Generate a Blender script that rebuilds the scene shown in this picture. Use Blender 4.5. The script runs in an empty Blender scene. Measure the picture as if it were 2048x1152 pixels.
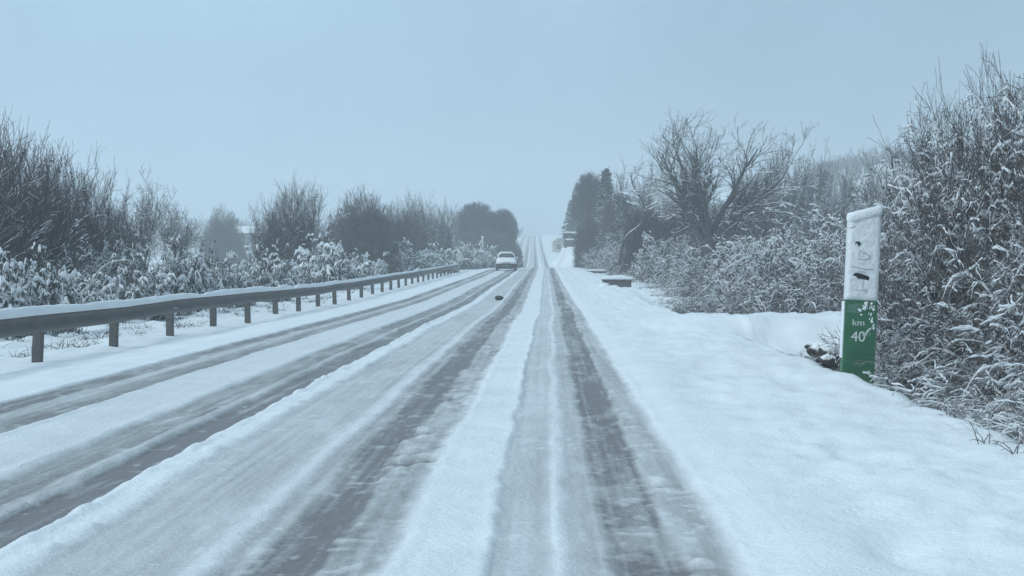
import bpy, bmesh, math, random
import numpy as np
from mathutils import Vector, Matrix

sc = bpy.context.scene
C = sc.collection
PI = math.pi
R_ = math.radians

# ------------------------------------------------------------------ camera
EYE = 1.35
FPX = 2960.0                     # focal length in pixels of the 2048 wide photo
VPX, VPY = 1090.0, 520.0         # where the road's direction meets the picture
cam_d = bpy.data.cameras.new('camera')
cam_d.sensor_width = 36.0
cam_d.lens = 36.0 * FPX / 2048.0
cam_d.clip_start = 0.1
cam_d.clip_end = 5000
cam = bpy.data.objects.new('camera', cam_d)
C.objects.link(cam)
cam.location = (0, 0, EYE)
cam.rotation_euler = (PI / 2 - math.atan((576 - VPY) / FPX), 0, math.atan((VPX - 1024) / FPX))
sc.camera = cam

# ------------------------------------------------------------------ world, sun, exposure
SUN_EL, SUN_AZ = 38.0, 235.0
world = bpy.data.worlds.new('World')
sc.world = world
world.use_nodes = True
wt = world.node_tree
wt.nodes.clear()
wo = wt.nodes.new('ShaderNodeOutputWorld')
bg = wt.nodes.new('ShaderNodeBackground')
sky = wt.nodes.new('ShaderNodeTexSky')
sky.sky_type = 'NISHITA'
sky.sun_disc = False
sky.sun_elevation = R_(SUN_EL)
sky.sun_rotation = R_(SUN_AZ)
tc = wt.nodes.new('ShaderNodeTexCoord')
sep = wt.nodes.new('ShaderNodeSeparateXYZ')
ramp = wt.nodes.new('ShaderNodeValToRGB')
ramp.color_ramp.elements[0].position = 0.0
ramp.color_ramp.elements[0].color = (0.252, 0.39, 0.545, 1)
ramp.color_ramp.elements[1].position = 1.0
ramp.color_ramp.elements[1].color = (0.64, 0.92, 1.10, 1)
e = ramp.color_ramp.elements.new(0.16)
e.color = (0.350, 0.545, 0.715, 1)
cn = wt.nodes.new('ShaderNodeTexNoise')
cn.inputs['Scale'].default_value = 6.5
cn.inputs['Detail'].default_value = 5
cmr = wt.nodes.new('ShaderNodeMapRange')
cmr.inputs[1].default_value = 0.3
cmr.inputs[2].default_value = 0.7
cmr.inputs[3].default_value = 8.7
cmr.inputs[4].default_value = 10.9
vm = wt.nodes.new('ShaderNodeVectorMath')
vm.operation = 'SCALE'
mix = wt.nodes.new('ShaderNodeMixRGB')
mix.inputs[0].default_value = 0.12
L = wt.links.new
L(tc.outputs['Generated'], sep.inputs[0])
L(sep.outputs['Z'], ramp.inputs[0])
L(tc.outputs['Generated'], cn.inputs['Vector'])
L(cn.outputs[0], cmr.inputs[0])
L(ramp.outputs[0], vm.inputs[0])
L(cmr.outputs[0], vm.inputs['Scale'])
# the cloud layer is a little brighter towards the left of the road
gx_ = wt.nodes.new('ShaderNodeMath'); gx_.operation = 'MULTIPLY_ADD'
gx_.inputs[1].default_value = -0.64; gx_.inputs[2].default_value = 0.985
L(sep.outputs['X'], gx_.inputs[0])
vm2 = wt.nodes.new('ShaderNodeVectorMath'); vm2.operation = 'SCALE'
L(vm.outputs[0], vm2.inputs[0]); L(gx_.outputs[0], vm2.inputs['Scale'])
L(vm2.outputs[0], mix.inputs[1])
L(sky.outputs[0], mix.inputs[2])
L(mix.outputs[0], bg.inputs[0])
bg.inputs[1].default_value = 0.1
L(bg.outputs[0], wo.inputs[0])

sun_d = bpy.data.lights.new('sun', 'SUN')
sun_d.energy = 1.2
sun_d.angle = R_(32)
sun_d.color = (1.0, 0.97, 0.93)
sun = bpy.data.objects.new('sun', sun_d)
C.objects.link(sun)
sun.rotation_euler = (R_(90 - SUN_EL), 0, R_(-SUN_AZ + 180))
sun.location = (-10, -10, 40)

sc.view_settings.view_transform = 'Standard'
sc.view_settings.look = 'None'
sc.view_settings.exposure = 0.0
sc.view_settings.gamma = 1.0
sc.view_settings.use_curve_mapping = False
sc.cycles.volume_bounces = 2
sc.cycles.max_bounces = 8
sc.cycles.diffuse_bounces = 3
sc.render.filter_size = 2.1

HAZE_DENSITY = 0.0021

# ------------------------------------------------------------------ helpers
def lin(c):
    return tuple(((v / 255) / 12.92 if v / 255 <= .04045 else ((v / 255 + .055) / 1.055) ** 2.4) for v in c)

def tag(o, label=None, cat=None, group=None, kind=None):
    if label: o['label'] = label
    if cat: o['category'] = cat
    if group: o['group'] = group
    if kind: o['kind'] = kind
    return o

def empty(name, loc, rz=0, scale=(1, 1, 1), label=None, cat=None, group=None):
    o = bpy.data.objects.new(name, None)
    C.objects.link(o)
    o.location = loc
    o.rotation_euler = (0, 0, rz)
    o.scale = scale
    o.empty_display_size = 0.2
    return tag(o, label, cat, group)

def mesh_np(name, V, Fs, mat=None, smooth=True):
    """V (n,3); Fs list of (m,k) index arrays."""
    V = np.asarray(V, dtype=np.float32)
    me = bpy.data.meshes.new(name)
    me.vertices.add(len(V))
    me.vertices.foreach_set('co', V.ravel())
    if not isinstance(Fs, (list, tuple)): Fs = [Fs]
    Fs = [np.asarray(f, dtype=np.int32) for f in Fs if len(f)]
    nl = sum(f.size for f in Fs)
    npoly = sum(len(f) for f in Fs)
    me.loops.add(nl)
    me.polygons.add(npoly)
    me.loops.foreach_set('vertex_index', np.concatenate([f.ravel() for f in Fs]))
    tot = np.concatenate([np.full(len(f), f.shape[1], dtype=np.int32) for f in Fs])
    st = np.concatenate([[0], np.cumsum(tot)[:-1]]).astype(np.int32)
    me.polygons.foreach_set('loop_start', st)
    me.polygons.foreach_set('loop_total', tot)
    me.polygons.foreach_set('use_smooth', np.full(npoly, smooth, dtype=bool))
    me.update(calc_edges=True)
    if mat: me.materials.append(mat)
    return me

def link(name, me, parent=None, loc=None):
    o = bpy.data.objects.new(name, me)
    C.objects.link(o)
    if parent: o.parent = parent
    if loc is not None: o.location = loc
    return o

def bm_obj(name, bm, mat, parent=None, smooth=False):
    me = bpy.data.meshes.new(name)
    bmesh.ops.recalc_face_normals(bm, faces=bm.faces)
    bm.to_mesh(me)
    bm.free()
    if smooth:
        for p in me.polygons: p.use_smooth = True
    me.materials.append(mat)
    return link(name, me, parent)

def bm_box(bm, c, s, bevel=0.0, rot=None):
    r = bmesh.ops.create_cube(bm, size=1)
    vs = r['verts']
    for v in vs: v.co = Vector((v.co.x * s[0], v.co.y * s[1], v.co.z * s[2]))
    if bevel:
        es = list({e for v in vs for e in v.link_edges})
        r2 = bmesh.ops.bevel(bm, geom=es, offset=bevel, segments=2, affect='EDGES', profile=.6)
        vs = list({v for f in r2['faces'] for v in f.verts} | {v for v in vs if v.is_valid})
    for v in vs:
        if rot is not None: v.co = rot @ v.co
        v.co += Vector(c)
    return vs

# smooth periodic value noise
_rs = np.random.RandomState(11)
_T = _rs.rand(256, 256)
def vnoise(x, y, o=0):
    x = np.asarray(x, dtype=np.float64) + 37.3 * o
    y = np.asarray(y, dtype=np.float64) + 91.7 * o
    xi = np.floor(x).astype(int); yi = np.floor(y).astype(int)
    fx = x - xi; fy = y - yi
    fx = fx * fx * (3 - 2 * fx); fy = fy * fy * (3 - 2 * fy)
    a = _T[xi % 256, yi % 256]; b = _T[(xi + 1) % 256, yi % 256]
    c = _T[xi % 256, (yi + 1) % 256]; d = _T[(xi + 1) % 256, (yi + 1) % 256]
    return ((a * (1 - fx) + b * fx) * (1 - fy) + (c * (1 - fx) + d * fx) * fy) * 2 - 1
def fbm(x, y, oct=3, o=0):
    s = 0; a = 1; t = 0
    for i in range(oct):
        s = s + a * vnoise(x * 2 ** i, y * 2 ** i, o + i)
        t += a; a *= .5
    return s / t
def sst(a, b, x):
    t = np.clip((x - a) / (b - a), 0, 1)
    return t * t * (3 - 2 * t)

# ------------------------------------------------------------------ materials
def new_mat(name):
    m = bpy.data.materials.new(name)
    m.use_nodes = True
    nt = m.node_tree
    b = nt.nodes['Principled BSDF']
    return m, nt, b

def flat_mat(name, col, rough=.6, var=.12, scale=8.0, metallic=0.0, bump=0.0):
    m, nt, b = new_mat(name)
    t = nt.nodes.new('ShaderNodeTexCoord')
    n = nt.nodes.new('ShaderNodeTexNoise')
    n.inputs['Scale'].default_value = scale
    n.inputs['Detail'].default_value = 5
    nt.links.new(t.outputs['Object'], n.inputs['Vector'])
    r = nt.nodes.new('ShaderNodeValToRGB')
    r.color_ramp.elements[0].position = .3
    r.color_ramp.elements[1].position = .7
    r.color_ramp.elements[0].color = tuple(c * (1 - var) for c in col) + (1,)
    r.color_ramp.elements[1].color = tuple(min(1, c * (1 + var)) for c in col) + (1,)
    nt.links.new(n.outputs[0], r.inputs[0])
    nt.links.new(r.outputs[0], b.inputs['Base Color'])
    b.inputs['Roughness'].default_value = rough
    b.inputs['Metallic'].default_value = metallic
    if bump:
        bp = nt.nodes.new('ShaderNodeBump')
        bp.inputs['Strength'].default_value = bump
        bp.inputs['Distance'].default_value = .02
        nt.links.new(n.outputs[0], bp.inputs['Height'])
        nt.links.new(bp.outputs[0], b.inputs['Normal'])
    return m

SNOW = (0.83, 0.845, 0.855)
def snow_mat(name, slush=False):
    m, nt, b = new_mat(name)
    t = nt.nodes.new('ShaderNodeTexCoord')
    n1 = nt.nodes.new('ShaderNodeTexNoise'); n1.inputs['Scale'].default_value = 1.3; n1.inputs['Detail'].default_value = 6
    n2 = nt.nodes.new('ShaderNodeTexNoise'); n2.inputs['Scale'].default_value = 26.0; n2.inputs['Detail'].default_value = 4
    nt.links.new(t.outputs['Object'], n1.inputs['Vector'])
    nt.links.new(t.outputs['Object'], n2.inputs['Vector'])
    r = nt.nodes.new('ShaderNodeValToRGB')
    r.color_ramp.elements[0].position = .32; r.color_ramp.elements[1].position = .68
    r.color_ramp.elements[0].color = (SNOW[0] * .93, SNOW[1] * .94, SNOW[2] * .955, 1)
    r.color_ramp.elements[1].color = (SNOW[0] * 1.03, SNOW[1] * 1.03, SNOW[2] * 1.03, 1)
    nt.links.new(n1.outputs[0], r.inputs[0])
    col = r.outputs[0]
    b.inputs['Roughness'].default_value = .75
    b.inputs['Specular IOR Level'].default_value = .25
    if slush:
        at = nt.nodes.new('ShaderNodeAttribute'); at.attribute_name = 'slush'
        mp = nt.nodes.new('ShaderNodeMapping'); mp.inputs['Scale'].default_value = (14, .9, 1)
        n3 = nt.nodes.new('ShaderNodeTexNoise'); n3.inputs['Scale'].default_value = 2.0; n3.inputs['Detail'].default_value = 5
        nt.links.new(t.outputs['Object'], mp.inputs['Vector']); nt.links.new(mp.outputs[0], n3.inputs['Vector'])
        # mask + streaks
        ma = nt.nodes.new('ShaderNodeMath'); ma.operation = 'MULTIPLY_ADD'
        ma.inputs[1].default_value = .5; ma.inputs[2].default_value = -.25
        nt.links.new(n3.outputs[0], ma.inputs[0])
        mb = nt.nodes.new('ShaderNodeMath'); mb.operation = 'MULTIPLY_ADD'
        mb.inputs[1].default_value = .5; mb.inputs[2].default_value = -.25
        nt.links.new(n2.outputs[0], mb.inputs[0])
        ad = nt.nodes.new('ShaderNodeMath'); ad.operation = 'ADD'
        nt.links.new(ma.outputs[0], ad.inputs[0]); nt.links.new(mb.outputs[0], ad.inputs[1])
        mm = nt.nodes.new('ShaderNodeMath'); mm.operation = 'MULTIPLY'
        nt.links.new(ad.outputs[0], mm.inputs[0]); nt.links.new(at.outputs['Fac'], mm.inputs[1])
        fin = nt.nodes.new('ShaderNodeMath'); fin.operation = 'ADD'; fin.use_clamp = True
        nt.links.new(at.outputs['Fac'], fin.inputs[0]); nt.links.new(mm.outputs[0], fin.inputs[1])
        mx = nt.nodes.new('ShaderNodeMixRGB')
        mx.inputs[2].default_value = (0.200, 0.186, 0.186, 1)
        nt.links.new(fin.outputs[0], mx.inputs[0]); nt.links.new(col, mx.inputs[1])
        col = mx.outputs[0]
        rr = nt.nodes.new('ShaderNodeMapRange')
        rr.inputs[3].default_value = .75; rr.inputs[4].default_value = .5
        nt.links.new(fin.outputs[0], rr.inputs[0]); nt.links.new(rr.outputs[0], b.inputs['Roughness'])
    nt.links.new(col, b.inputs['Base Color'])
    bp = nt.nodes.new('ShaderNodeBump')
    n5 = nt.nodes.new('ShaderNodeTexNoise'); n5.inputs['Scale'].default_value = 75.0; n5.inputs['Detail'].default_value = 3
    nt.links.new(t.outputs['Object'], n5.inputs['Vector'])
    ax = nt.nodes.new('ShaderNodeMath'); ax.operation = 'MULTIPLY_ADD'; ax.inputs[1].default_value = .35
    nt.links.new(n5.outputs[0], ax.inputs[0]); nt.links.new(n2.outputs[0], ax.inputs[2])
    bp.inputs['Strength'].default_value = .55
    bp.inputs['Distance'].default_value = .025
    nt.links.new(ax.outputs[0], bp.inputs['Height'])
    nt.links.new(bp.outputs[0], b.inputs['Normal'])
    return m

def dusted_mat(name, col, lo=.35, hi=.75, var=.3, scale=6.0, rough=.85):
    """A surface with snow lying wherever it faces up."""
    m, nt, b = new_mat(name)
    t = nt.nodes.new('ShaderNodeTexCoord')
    n = nt.nodes.new('ShaderNodeTexNoise'); n.inputs['Scale'].default_value = scale; n.inputs['Detail'].default_value = 4
    nt.links.new(t.outputs['Object'], n.inputs['Vector'])
    r = nt.nodes.new('ShaderNodeValToRGB')
    r.color_ramp.elements[0].position = .3; r.color_ramp.elements[1].position = .7
    r.color_ramp.elements[0].color = tuple(c * (1 - var) for c in col) + (1,)
    r.color_ramp.elements[1].color = tuple(c * (1 + var) for c in col) + (1,)
    nt.links.new(n.outputs[0], r.inputs[0])
    g = nt.nodes.new('ShaderNodeNewGeometry')
    s = nt.nodes.new('ShaderNodeSeparateXYZ')
    nt.links.new(g.outputs['Normal'], s.inputs[0])
    a = nt.nodes.new('ShaderNodeMath'); a.operation = 'MULTIPLY_ADD'; a.inputs[1].default_value = .8; a.inputs[2].default_value = -.4
    nt.links.new(n.outputs[0], a.inputs[0])
    a2 = nt.nodes.new('ShaderNodeMath'); a2.operation = 'ADD'
    nt.links.new(s.outputs['Z'], a2.inputs[0]); nt.links.new(a.outputs[0], a2.inputs[1])
    mr = nt.nodes.new('ShaderNodeMapRange'); mr.inputs[1].default_value = lo; mr.inputs[2].default_value = hi
    nt.links.new(a2.outputs[0], mr.inputs[0])
    mx = nt.nodes.new('ShaderNodeMixRGB')
    mx.inputs[2].default_value = SNOW + (1,)
    nt.links.new(mr.outputs[0], mx.inputs[0]); nt.links.new(r.outputs[0], mx.inputs[1])
    nt.links.new(mx.outputs[0], b.inputs['Base Color'])
    b.inputs['Roughness'].default_value = rough
    b.inputs['Specular IOR Level'].default_value = .2
    return m

M_SNOW = snow_mat('snow')
M_ROAD = snow_mat('road_snow_and_slush', slush=True)
M_TWIG = dusted_mat('twig', (.110, .098, .092), .5, 1.0)
M_BARK = dusted_mat('bark', (.075, .068, .064), .45, .9)
M_BROWN = dusted_mat('brown_twig', (.085, .066, .058), .6, 1.1)
M_LEAF = dusted_mat('evergreen_leaf', (.046, .056, .046), .75, 1.2)
M_DEAD = dusted_mat('dead_leaf', (.100, .088, .080), .70, 1.15)
M_NEEDLE = dusted_mat('conifer_needle', (.035, .045, .04), .6, 1.05)
M_PALE = dusted_mat('pale_stem', (.42, .41, .38), .3, .8)
M_STEEL = dusted_mat('galvanised_steel', (.12, .114, .108), .75, 1.1, var=.18, scale=3.0, rough=.55)
M_POST = flat_mat('weathered_post', (.095, .092, .085), .75, .25, 14, bump=.3)
M_GREEN = flat_mat('green_paint', (.036, .145, .074), .5, .16, 5, bump=.1)
M_WHITE = flat_mat('white_paint', (.70, .72, .70), .6, .06, 6)
M_PALEGREEN = flat_mat('faded_green_paint', (.10, .20, .14), .6, .25, 30)
M_BLACK = flat_mat('black_paint', (.015, .017, .02), .6, .2, 20)
M_GREYMARK = flat_mat('grey_shallow_mark', (.42, .46, .47), .8, .15, 30)
M_STONE = dusted_mat('dark_stone', (.055, .046, .042), .35, .75, scale=9)
M_CONC = dusted_mat('concrete', (.12, .115, .11), .7, 1.05, scale=5)
M_CARW = flat_mat('white_car_paint', (.88, .88, .88), .3, .02, 2)
M_GLASS = flat_mat('dark_glass', (.012, .015, .025), .1, .1, 2)
M_PLAST = flat_mat('dark_plastic', (.022, .025, .027), .6, .15, 5)
M_TYRE = flat_mat('tyre_rubber', (.018, .018, .018), .85, .1, 12)
M_RIM = flat_mat('alloy_rim', (.35, .35, .36), .4, .1, 5, metallic=.6)
M_LAMP = flat_mat('headlamp_lens', (.55, .58, .60), .15, .05, 3)
M_WALL = flat_mat('ochre_render', (.40, .37, .28), .85, .12, 3)
M_LUMP = flat_mat('dirty_debris', (.035, .032, .030), .8, .3, 14, bump=.5)
M_HAZE = None

# ------------------------------------------------------------------ terrain
_yk = np.array([-80, 0, 20, 52, 90, 131, 155, 175, 205, 240, 296, 340, 390, 440, 500, 560, 640, 760, 900.])
_zk = np.array([0, 0, 0, -.10, .12, .42, .52, .46, .22, .45, 2.05, 3.4, 5.3, 7.2, 9.3, 10.6, 11.2, 11.0, 10.5])
_yf = np.arange(-80, 900, 1.0)
_zf = np.interp(_yf, _yk, _zk)
_k = np.hanning(21); _k /= _k.sum()
_zf2 = np.convolve(np.pad(_zf, 10, mode='edge'), _k, mode='valid')
def zroad(y): return np.interp(y, _yf, _zf2)
def cx(y): return -2.3 * sst(130, 540, y)

def ground_z(X, Y):
    """Snow surface everywhere outside the ruts."""
    X = np.asarray(X, dtype=float); Y = np.asarray(Y, dtype=float)
    x = X - cx(Y)
    z = zroad(Y) * 1.0
    # left shoulder and field
    z = z - .20 * sst(-5.4, -7.6, x) * 1.0
    z = z - .10 * sst(-8.4, -10.5, x) - .35 * sst(-13, -30, x)
    # away from the road the land follows its own gentle level
    far = sst(25, 120, np.abs(x))
    z = z * (1 - far * .35)
    # right bank
    z = z + .05 * sst(.85, 1.25, x) + .05 * sst(1.6, 3.0, x)
    ditch = sst(3.25, 3.9, x) * (1 - sst(4.6, 5.6, x)) * (1 - sst(25.5, 27.5, Y) * (1 - sst(35, 38, Y)))
    z = z - .42 * ditch * (1 - .85 * sst(45, 60, Y)) + .17 * sst(1.9, 3.3, x) * (1 - sst(9, 13, x)) * sst(26.0, 28.0, Y) * (1 - sst(31, 34, Y))
    z = z + .25 * sst(5, 11, x)
    # hills in the haze
    z = z + 21 * sst(26, 84, x) * sst(230, 360, Y)
    z = z + 5 * sst(-25, -110, x) * sst(330, 560, Y) * (0.8 + .3 * fbm(X / 60, Y / 60, 2, 5))
    z = z + 10 * sst(95, 330, np.abs(x)) * sst(60, 420, Y)
    # raised garden bank beside the far house plots
    z = z + 3.5 * sst(1.7, 3.6, x) * (1 - sst(20, 42, x)) * sst(148, 185, Y) * (1 - sst(228, 275, Y))
    # lumps
    near = 1 / (1 + (np.maximum(Y, 0) / 90) ** 2)
    off = sst(1.0, 1.8, x) + sst(-5.6, -6.4, x)
    z = z + off * (.06 * fbm(X * .8, Y * .5, 3, 1) + .050 * fbm(X * 2.4, Y * 1.7, 4, 2) + .020 * fbm(X * 8, Y * 6, 2, 7) - .10 * np.maximum(0, vnoise(X * 2.0, Y * 1.3, 6) - .45))
    rough = sst(-8.2, -9, x) * (1 - sst(-14, -20, x)) + .6 * sst(3.2, 4, x) * (1 - sst(8, 14, x))
    z = z + rough * .17 * fbm(X * 1.9, Y * 1.3, 4, 3)
    # drift against the foot of the kilometre post
    z = z + .075 * np.exp(-(((X - 3.2) / .30) ** 2 + ((Y - 15.75) / .5) ** 2))
    return z

# lateral bands of the road: (from, to, softness, slush, depth)
BANDS = [(-5.15, -4.84, .05, .95, .050), (-4.84, -4.58, .04, .50, .022), (-4.58, -4.25, .05, .85, .045),
         (-4.25, -3.36, .10, .17, .0),
         (-3.36, -2.99, .06, .80, .045), (-2.99, -2.86, .03, .45, .012), (-2.86, -2.55, .035, 1.0, .055),
         (-2.26, -1.56, .06, .44, .028), (-1.56, -1.40, .06, .14, .006),
         (-1.44, -1.29, .05, .58, .028), (-1.29, -.98, .05, .98, .046), (-.98, -.68, .06, .58, .024),
         (-.20, .11, .018, .34, .030), (.11, .19, .02, .16, .015),
         (.19, .36, .03, .50, .030), (.36, .68, .04, .95, .050), (.68, .92, .06, .56, .024)]

def road_fields(X, Y):
    x = X - cx(Y)
    # slow drift of the tracks
    w = .06 * vnoise(Y * .07, x * .30, 20) + .028 * vnoise(Y * .35, x * .7, 21) + .10 * sst(12, 60, Y) * sst(-.6, .1, x)
    e = .020 * vnoise(x * 5, Y * 1.2, 22) + .014 * vnoise(x * 11, Y * 3.5, 23) + .010 * vnoise(x * 22, Y * 11, 33)
    q = x - w + e
    m = np.zeros_like(x); d = np.zeros_like(x)
    for a, b, s, sl, dp in BANDS:
        f = sst(a - s, a + s, q) * (1 - sst(b - s, b + s, q))
        m += f * sl; d += f * dp * .62
    # patchy slush: broken along the track
    pat = fbm(x * 2.5, Y * .35, 3, 24)
    m = m * (1 + .28 * pat)
    # tyre churn: small transverse lumps
    churn = (sst(-1.05, -.9, q) * (1 - sst(-.72, -.6, q)) + .9 * sst(.2, .45, q) * (1 - sst(.7, .95, q)) + .35 * sst(-1.4, -1.2, q) * (1 - sst(-1.0, -.9, q)))
    ch = vnoise(x * 9, Y * 7.5, 25) + .6 * vnoise(x * 16, Y * 15, 26)
    clump = sst(-.1, .5, vnoise(x * 1.2, Y * .8, 27))
    d = d - churn * (.026 * np.maximum(ch, -.2)) * (.35 + .65 * clump)
    m = m - churn * .30 * ch * (.25 + .75 * clump)
    # rough white windrow between the lanes
    wr = sst(-2.6, -2.5, q) * (1 - sst(-2.30, -2.18, q))
    d = d - wr * sst(-.55, .25, vnoise(x * 1.1, Y * .7, 47)) * (.004 + .034 * np.maximum(0, fbm(x * 6.5, Y * 4.5, 4, 28) + .12))
    # broken edge ridges beside the heavy ruts
    for c0, hgt in ((-5.22, .018), (-4.18, .015), (-3.44, .018), (-2.925, .022), (-2.48, .03), (-1.58, .016), (-1.70, .012), (-.60, .012), (-.23, .014), (.15, .010), (.98, .014)):
        d = d - .6 * hgt * np.exp(-((q - c0) / .035) ** 2) * (.55 + .6 * vnoise(x * 2, Y * 1.1, 29))
    # crumbs of thrown slush lying in and beside the tracks
    cr = np.maximum(0, vnoise(x * 15, Y * 11, 34) - .35) * sst(.0, .5, vnoise(x * 2.2, Y * 1.3, 35) + .25)
    rutz = np.clip(m, 0, 1)
    d = d - .016 * cr * (.35 + .65 * sst(.15, .5, rutz))
    m = m * (1 - .38 * sst(.05, .4, cr))
    # bare wet streaks and leftover white patches
    pw = fbm(x * 5, Y * 1.1, 3, 36)
    m = m * (1 - .22 * sst(.18, .5, pw)) + .12 * sst(.25, .55, -pw) * sst(.4, .8, m)
    # plain driven snow
    d = d - .006 * fbm(x * 3, Y * 1.6, 3, 30) - .004 * vnoise(x * 12, Y * 6, 31)
    # fine tread lines running along every track
    m = m + .16 * m * vnoise(x * 34, Y * .22, 37) + .10 * m * vnoise(x * 60, Y * .5, 38)
    # thin long streaks in the smooth middle
    m = m + .10 * vnoise(x * 28, Y * .16, 32) * sst(-.25, -.15, q) * (1 - sst(.15, .22, q))
    m = np.clip(m, 0, 1.1)
    return m, d

def grid_mesh(name, xs, ys, zfun, mat):
    X, Y = np.meshgrid(xs, ys)
    Z, attr = zfun(X, Y)
    V = np.stack([X, Y, Z], -1).reshape(-1, 3)
    nx, ny = len(xs), len(ys)
    i = np.arange(nx * ny).reshape(ny, nx)
    F = np.stack([i[:-1, :-1], i[:-1, 1:], i[1:, 1:], i[1:, :-1]], -1).reshape(-1, 4)
    me = mesh_np(name, V, F, mat)
    if attr is not None:
        a = me.attributes.new('slush', 'FLOAT', 'POINT')
        a.data.foreach_set('value', attr.ravel().astype(np.float32))
    return me

def yrows(y0, y1, k, dmin, dmax):
    y = [y0]
    while y[-1] < y1:
        y.append(y[-1] + min(dmax, max(dmin, y[-1] ** 2 / k)))
    return np.array(y)

def road_z(X, Y):
    m, d = road_fields(X, Y)
    base = ground_z(X, Y)
    e = sst(-5.75, -5.45, X - cx(Y)) * (1 - sst(.98, 1.12, X - cx(Y)))
    return base + .004 - d * e, m * e

def gz_under(X, Y):
    x = X - cx(Y)
    ins = sst(-5.65, -5.3, x) * (1 - sst(.82, 1.02, x))
    return ground_z(X, Y) - .12 * ins, None

ys_r = np.concatenate([np.arange(-40, 3.0, .5), yrows(3.0, 860, 2200, .012, 4.0)])
xs_r = np.arange(-5.8, 1.161, .02)
def road_sheet():
    XS, Y = np.meshgrid(xs_r, ys_r)
    X = XS + cx(Y)
    Z, m = road_z(X, Y)
    V = np.stack([X, Y, Z], -1).reshape(-1, 3)
    nx, ny = len(xs_r), len(ys_r)
    i = np.arange(nx * ny).reshape(ny, nx)
    F = np.stack([i[:-1, :-1], i[:-1, 1:], i[1:, 1:], i[1:, :-1]], -1).reshape(-1, 4)
    me = mesh_np('road', V, F, M_ROAD)
    a = me.attributes.new('slush', 'FLOAT', 'POINT')
    a.data.foreach_set('value', m.ravel().astype(np.float32))
    return me
tag(link('road', road_sheet()), kind='structure')

def spread(a, b, d0, g):
    out = [a]; d = d0
    while out[-1] < b:
        out.append(out[-1] + d); d *= g
    return out
xs_g = np.unique(np.round(np.concatenate([
    -np.array(spread(11, 690, .3, 1.09)), np.arange(-11, -5.2, .12), np.arange(-5.2, .7, .5),
    np.arange(.7, 4.2, .045), np.arange(4.2, 9, .15), np.array(spread(9, 690, .3, 1.09))]), 4))
ys_g = np.concatenate([np.arange(-45, 3.0, 1.0), yrows(3.0, 870, 1500, .03, 5.0)])
tag(link('ground', grid_mesh('ground', xs_g, ys_g, gz_under, M_SNOW)), kind='structure')

def gz(x, y): return float(ground_z(np.array(x), np.array(y)))
def px2x(px, Y): return (px - VPX) / FPX * Y
def px2z(py, Y): return EYE + (VPY - py) / FPX * Y

# ------------------------------------------------------------------ plants: growth
def nrm(v): return v / np.maximum(np.linalg.norm(v, axis=-1, keepdims=True), 1e-9)

def run(start, d, length, K, jit, grav, rng, floor=.02):
    N = len(start)
    P = np.zeros((N, K, 3)); P[:, 0] = start
    d = nrm(d)
    for k in range(1, K):
        d = d + jit * rng.randn(N, 3)
        d[:, 2] -= grav * k / K
        d = nrm(d)
        P[:, k] = P[:, k - 1] + d * (length / (K - 1))[:, None]
        P[:, k, 2] = np.maximum(P[:, k, 2], floor)
    return P

def taper(r0, K, tip=.2, p=1.0):
    t = np.linspace(0, 1, K)[None] ** p
    return r0[:, None] * (1 - (1 - tip) * t)

def sub(P, R, n, t0, t1, l0, l1, ang, up, K, jit, grav, rr, rng, tip=.25, keep_long=0.0):
    N, Kp, _ = P.shape
    idx = np.repeat(np.arange(N), n)
    t = rng.uniform(t0, t1, len(idx))
    f = t * (Kp - 1); i = np.minimum(f.astype(int), Kp - 2); u = (f - i)[:, None]
    s = P[idx, i] * (1 - u) + P[idx, i + 1] * u
    tan = nrm(P[idx, i + 1] - P[idx, i])
    perp = rng.randn(len(idx), 3)
    perp = nrm(perp - (perp * tan).sum(-1, keepdims=True) * tan)
    a = ang * rng.uniform(.6, 1.25, len(idx))[:, None]
    d = tan * np.cos(a) + perp * np.sin(a)
    d[:, 2] += up
    ln = rng.uniform(l0, l1, len(idx)) * (1 - keep_long * t)
    r0 = (R[idx, i] * (1 - u[:, 0]) + R[idx, i + 1] * u[:, 0]) * rr
    return run(s, d, ln, K, jit, grav, rng), taper(r0, K, tip)

def tubes(parts):
    """parts: list of (P, R, sides) -> vertices, faces"""
    Vs, Fs, o = [], [], 0
    ref = nrm(np.array([.31, .17, .93]))
    for P, R, S in parts:
        N, K, _ = P.shape
        T = np.empty_like(P)
        T[:, 1:-1] = P[:, 2:] - P[:, :-2]
        T[:, 0] = P[:, 1] - P[:, 0]; T[:, -1] = P[:, -1] - P[:, -2]
        T = nrm(T)
        U = nrm(np.cross(T, ref)); W = np.cross(T, U)
        an = np.arange(S) / S * 2 * PI
        ring = (np.cos(an)[None, None, :, None] * U[:, :, None] + np.sin(an)[None, None, :, None] * W[:, :, None]) * R[:, :, None, None]
        V = P[:, :, None] + ring
        Vs.append(V.reshape(-1, 3))
        i = o + np.arange(N * K * S).reshape(N, K, S)
        j = np.roll(i, -1, axis=2)
        Fs.append(np.stack([i[:, :-1], j[:, :-1], j[:, 1:], i[:, 1:]], -1).reshape(-1, 4))
        o += N * K * S
    return np.concatenate(Vs), np.concatenate(Fs)

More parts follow.
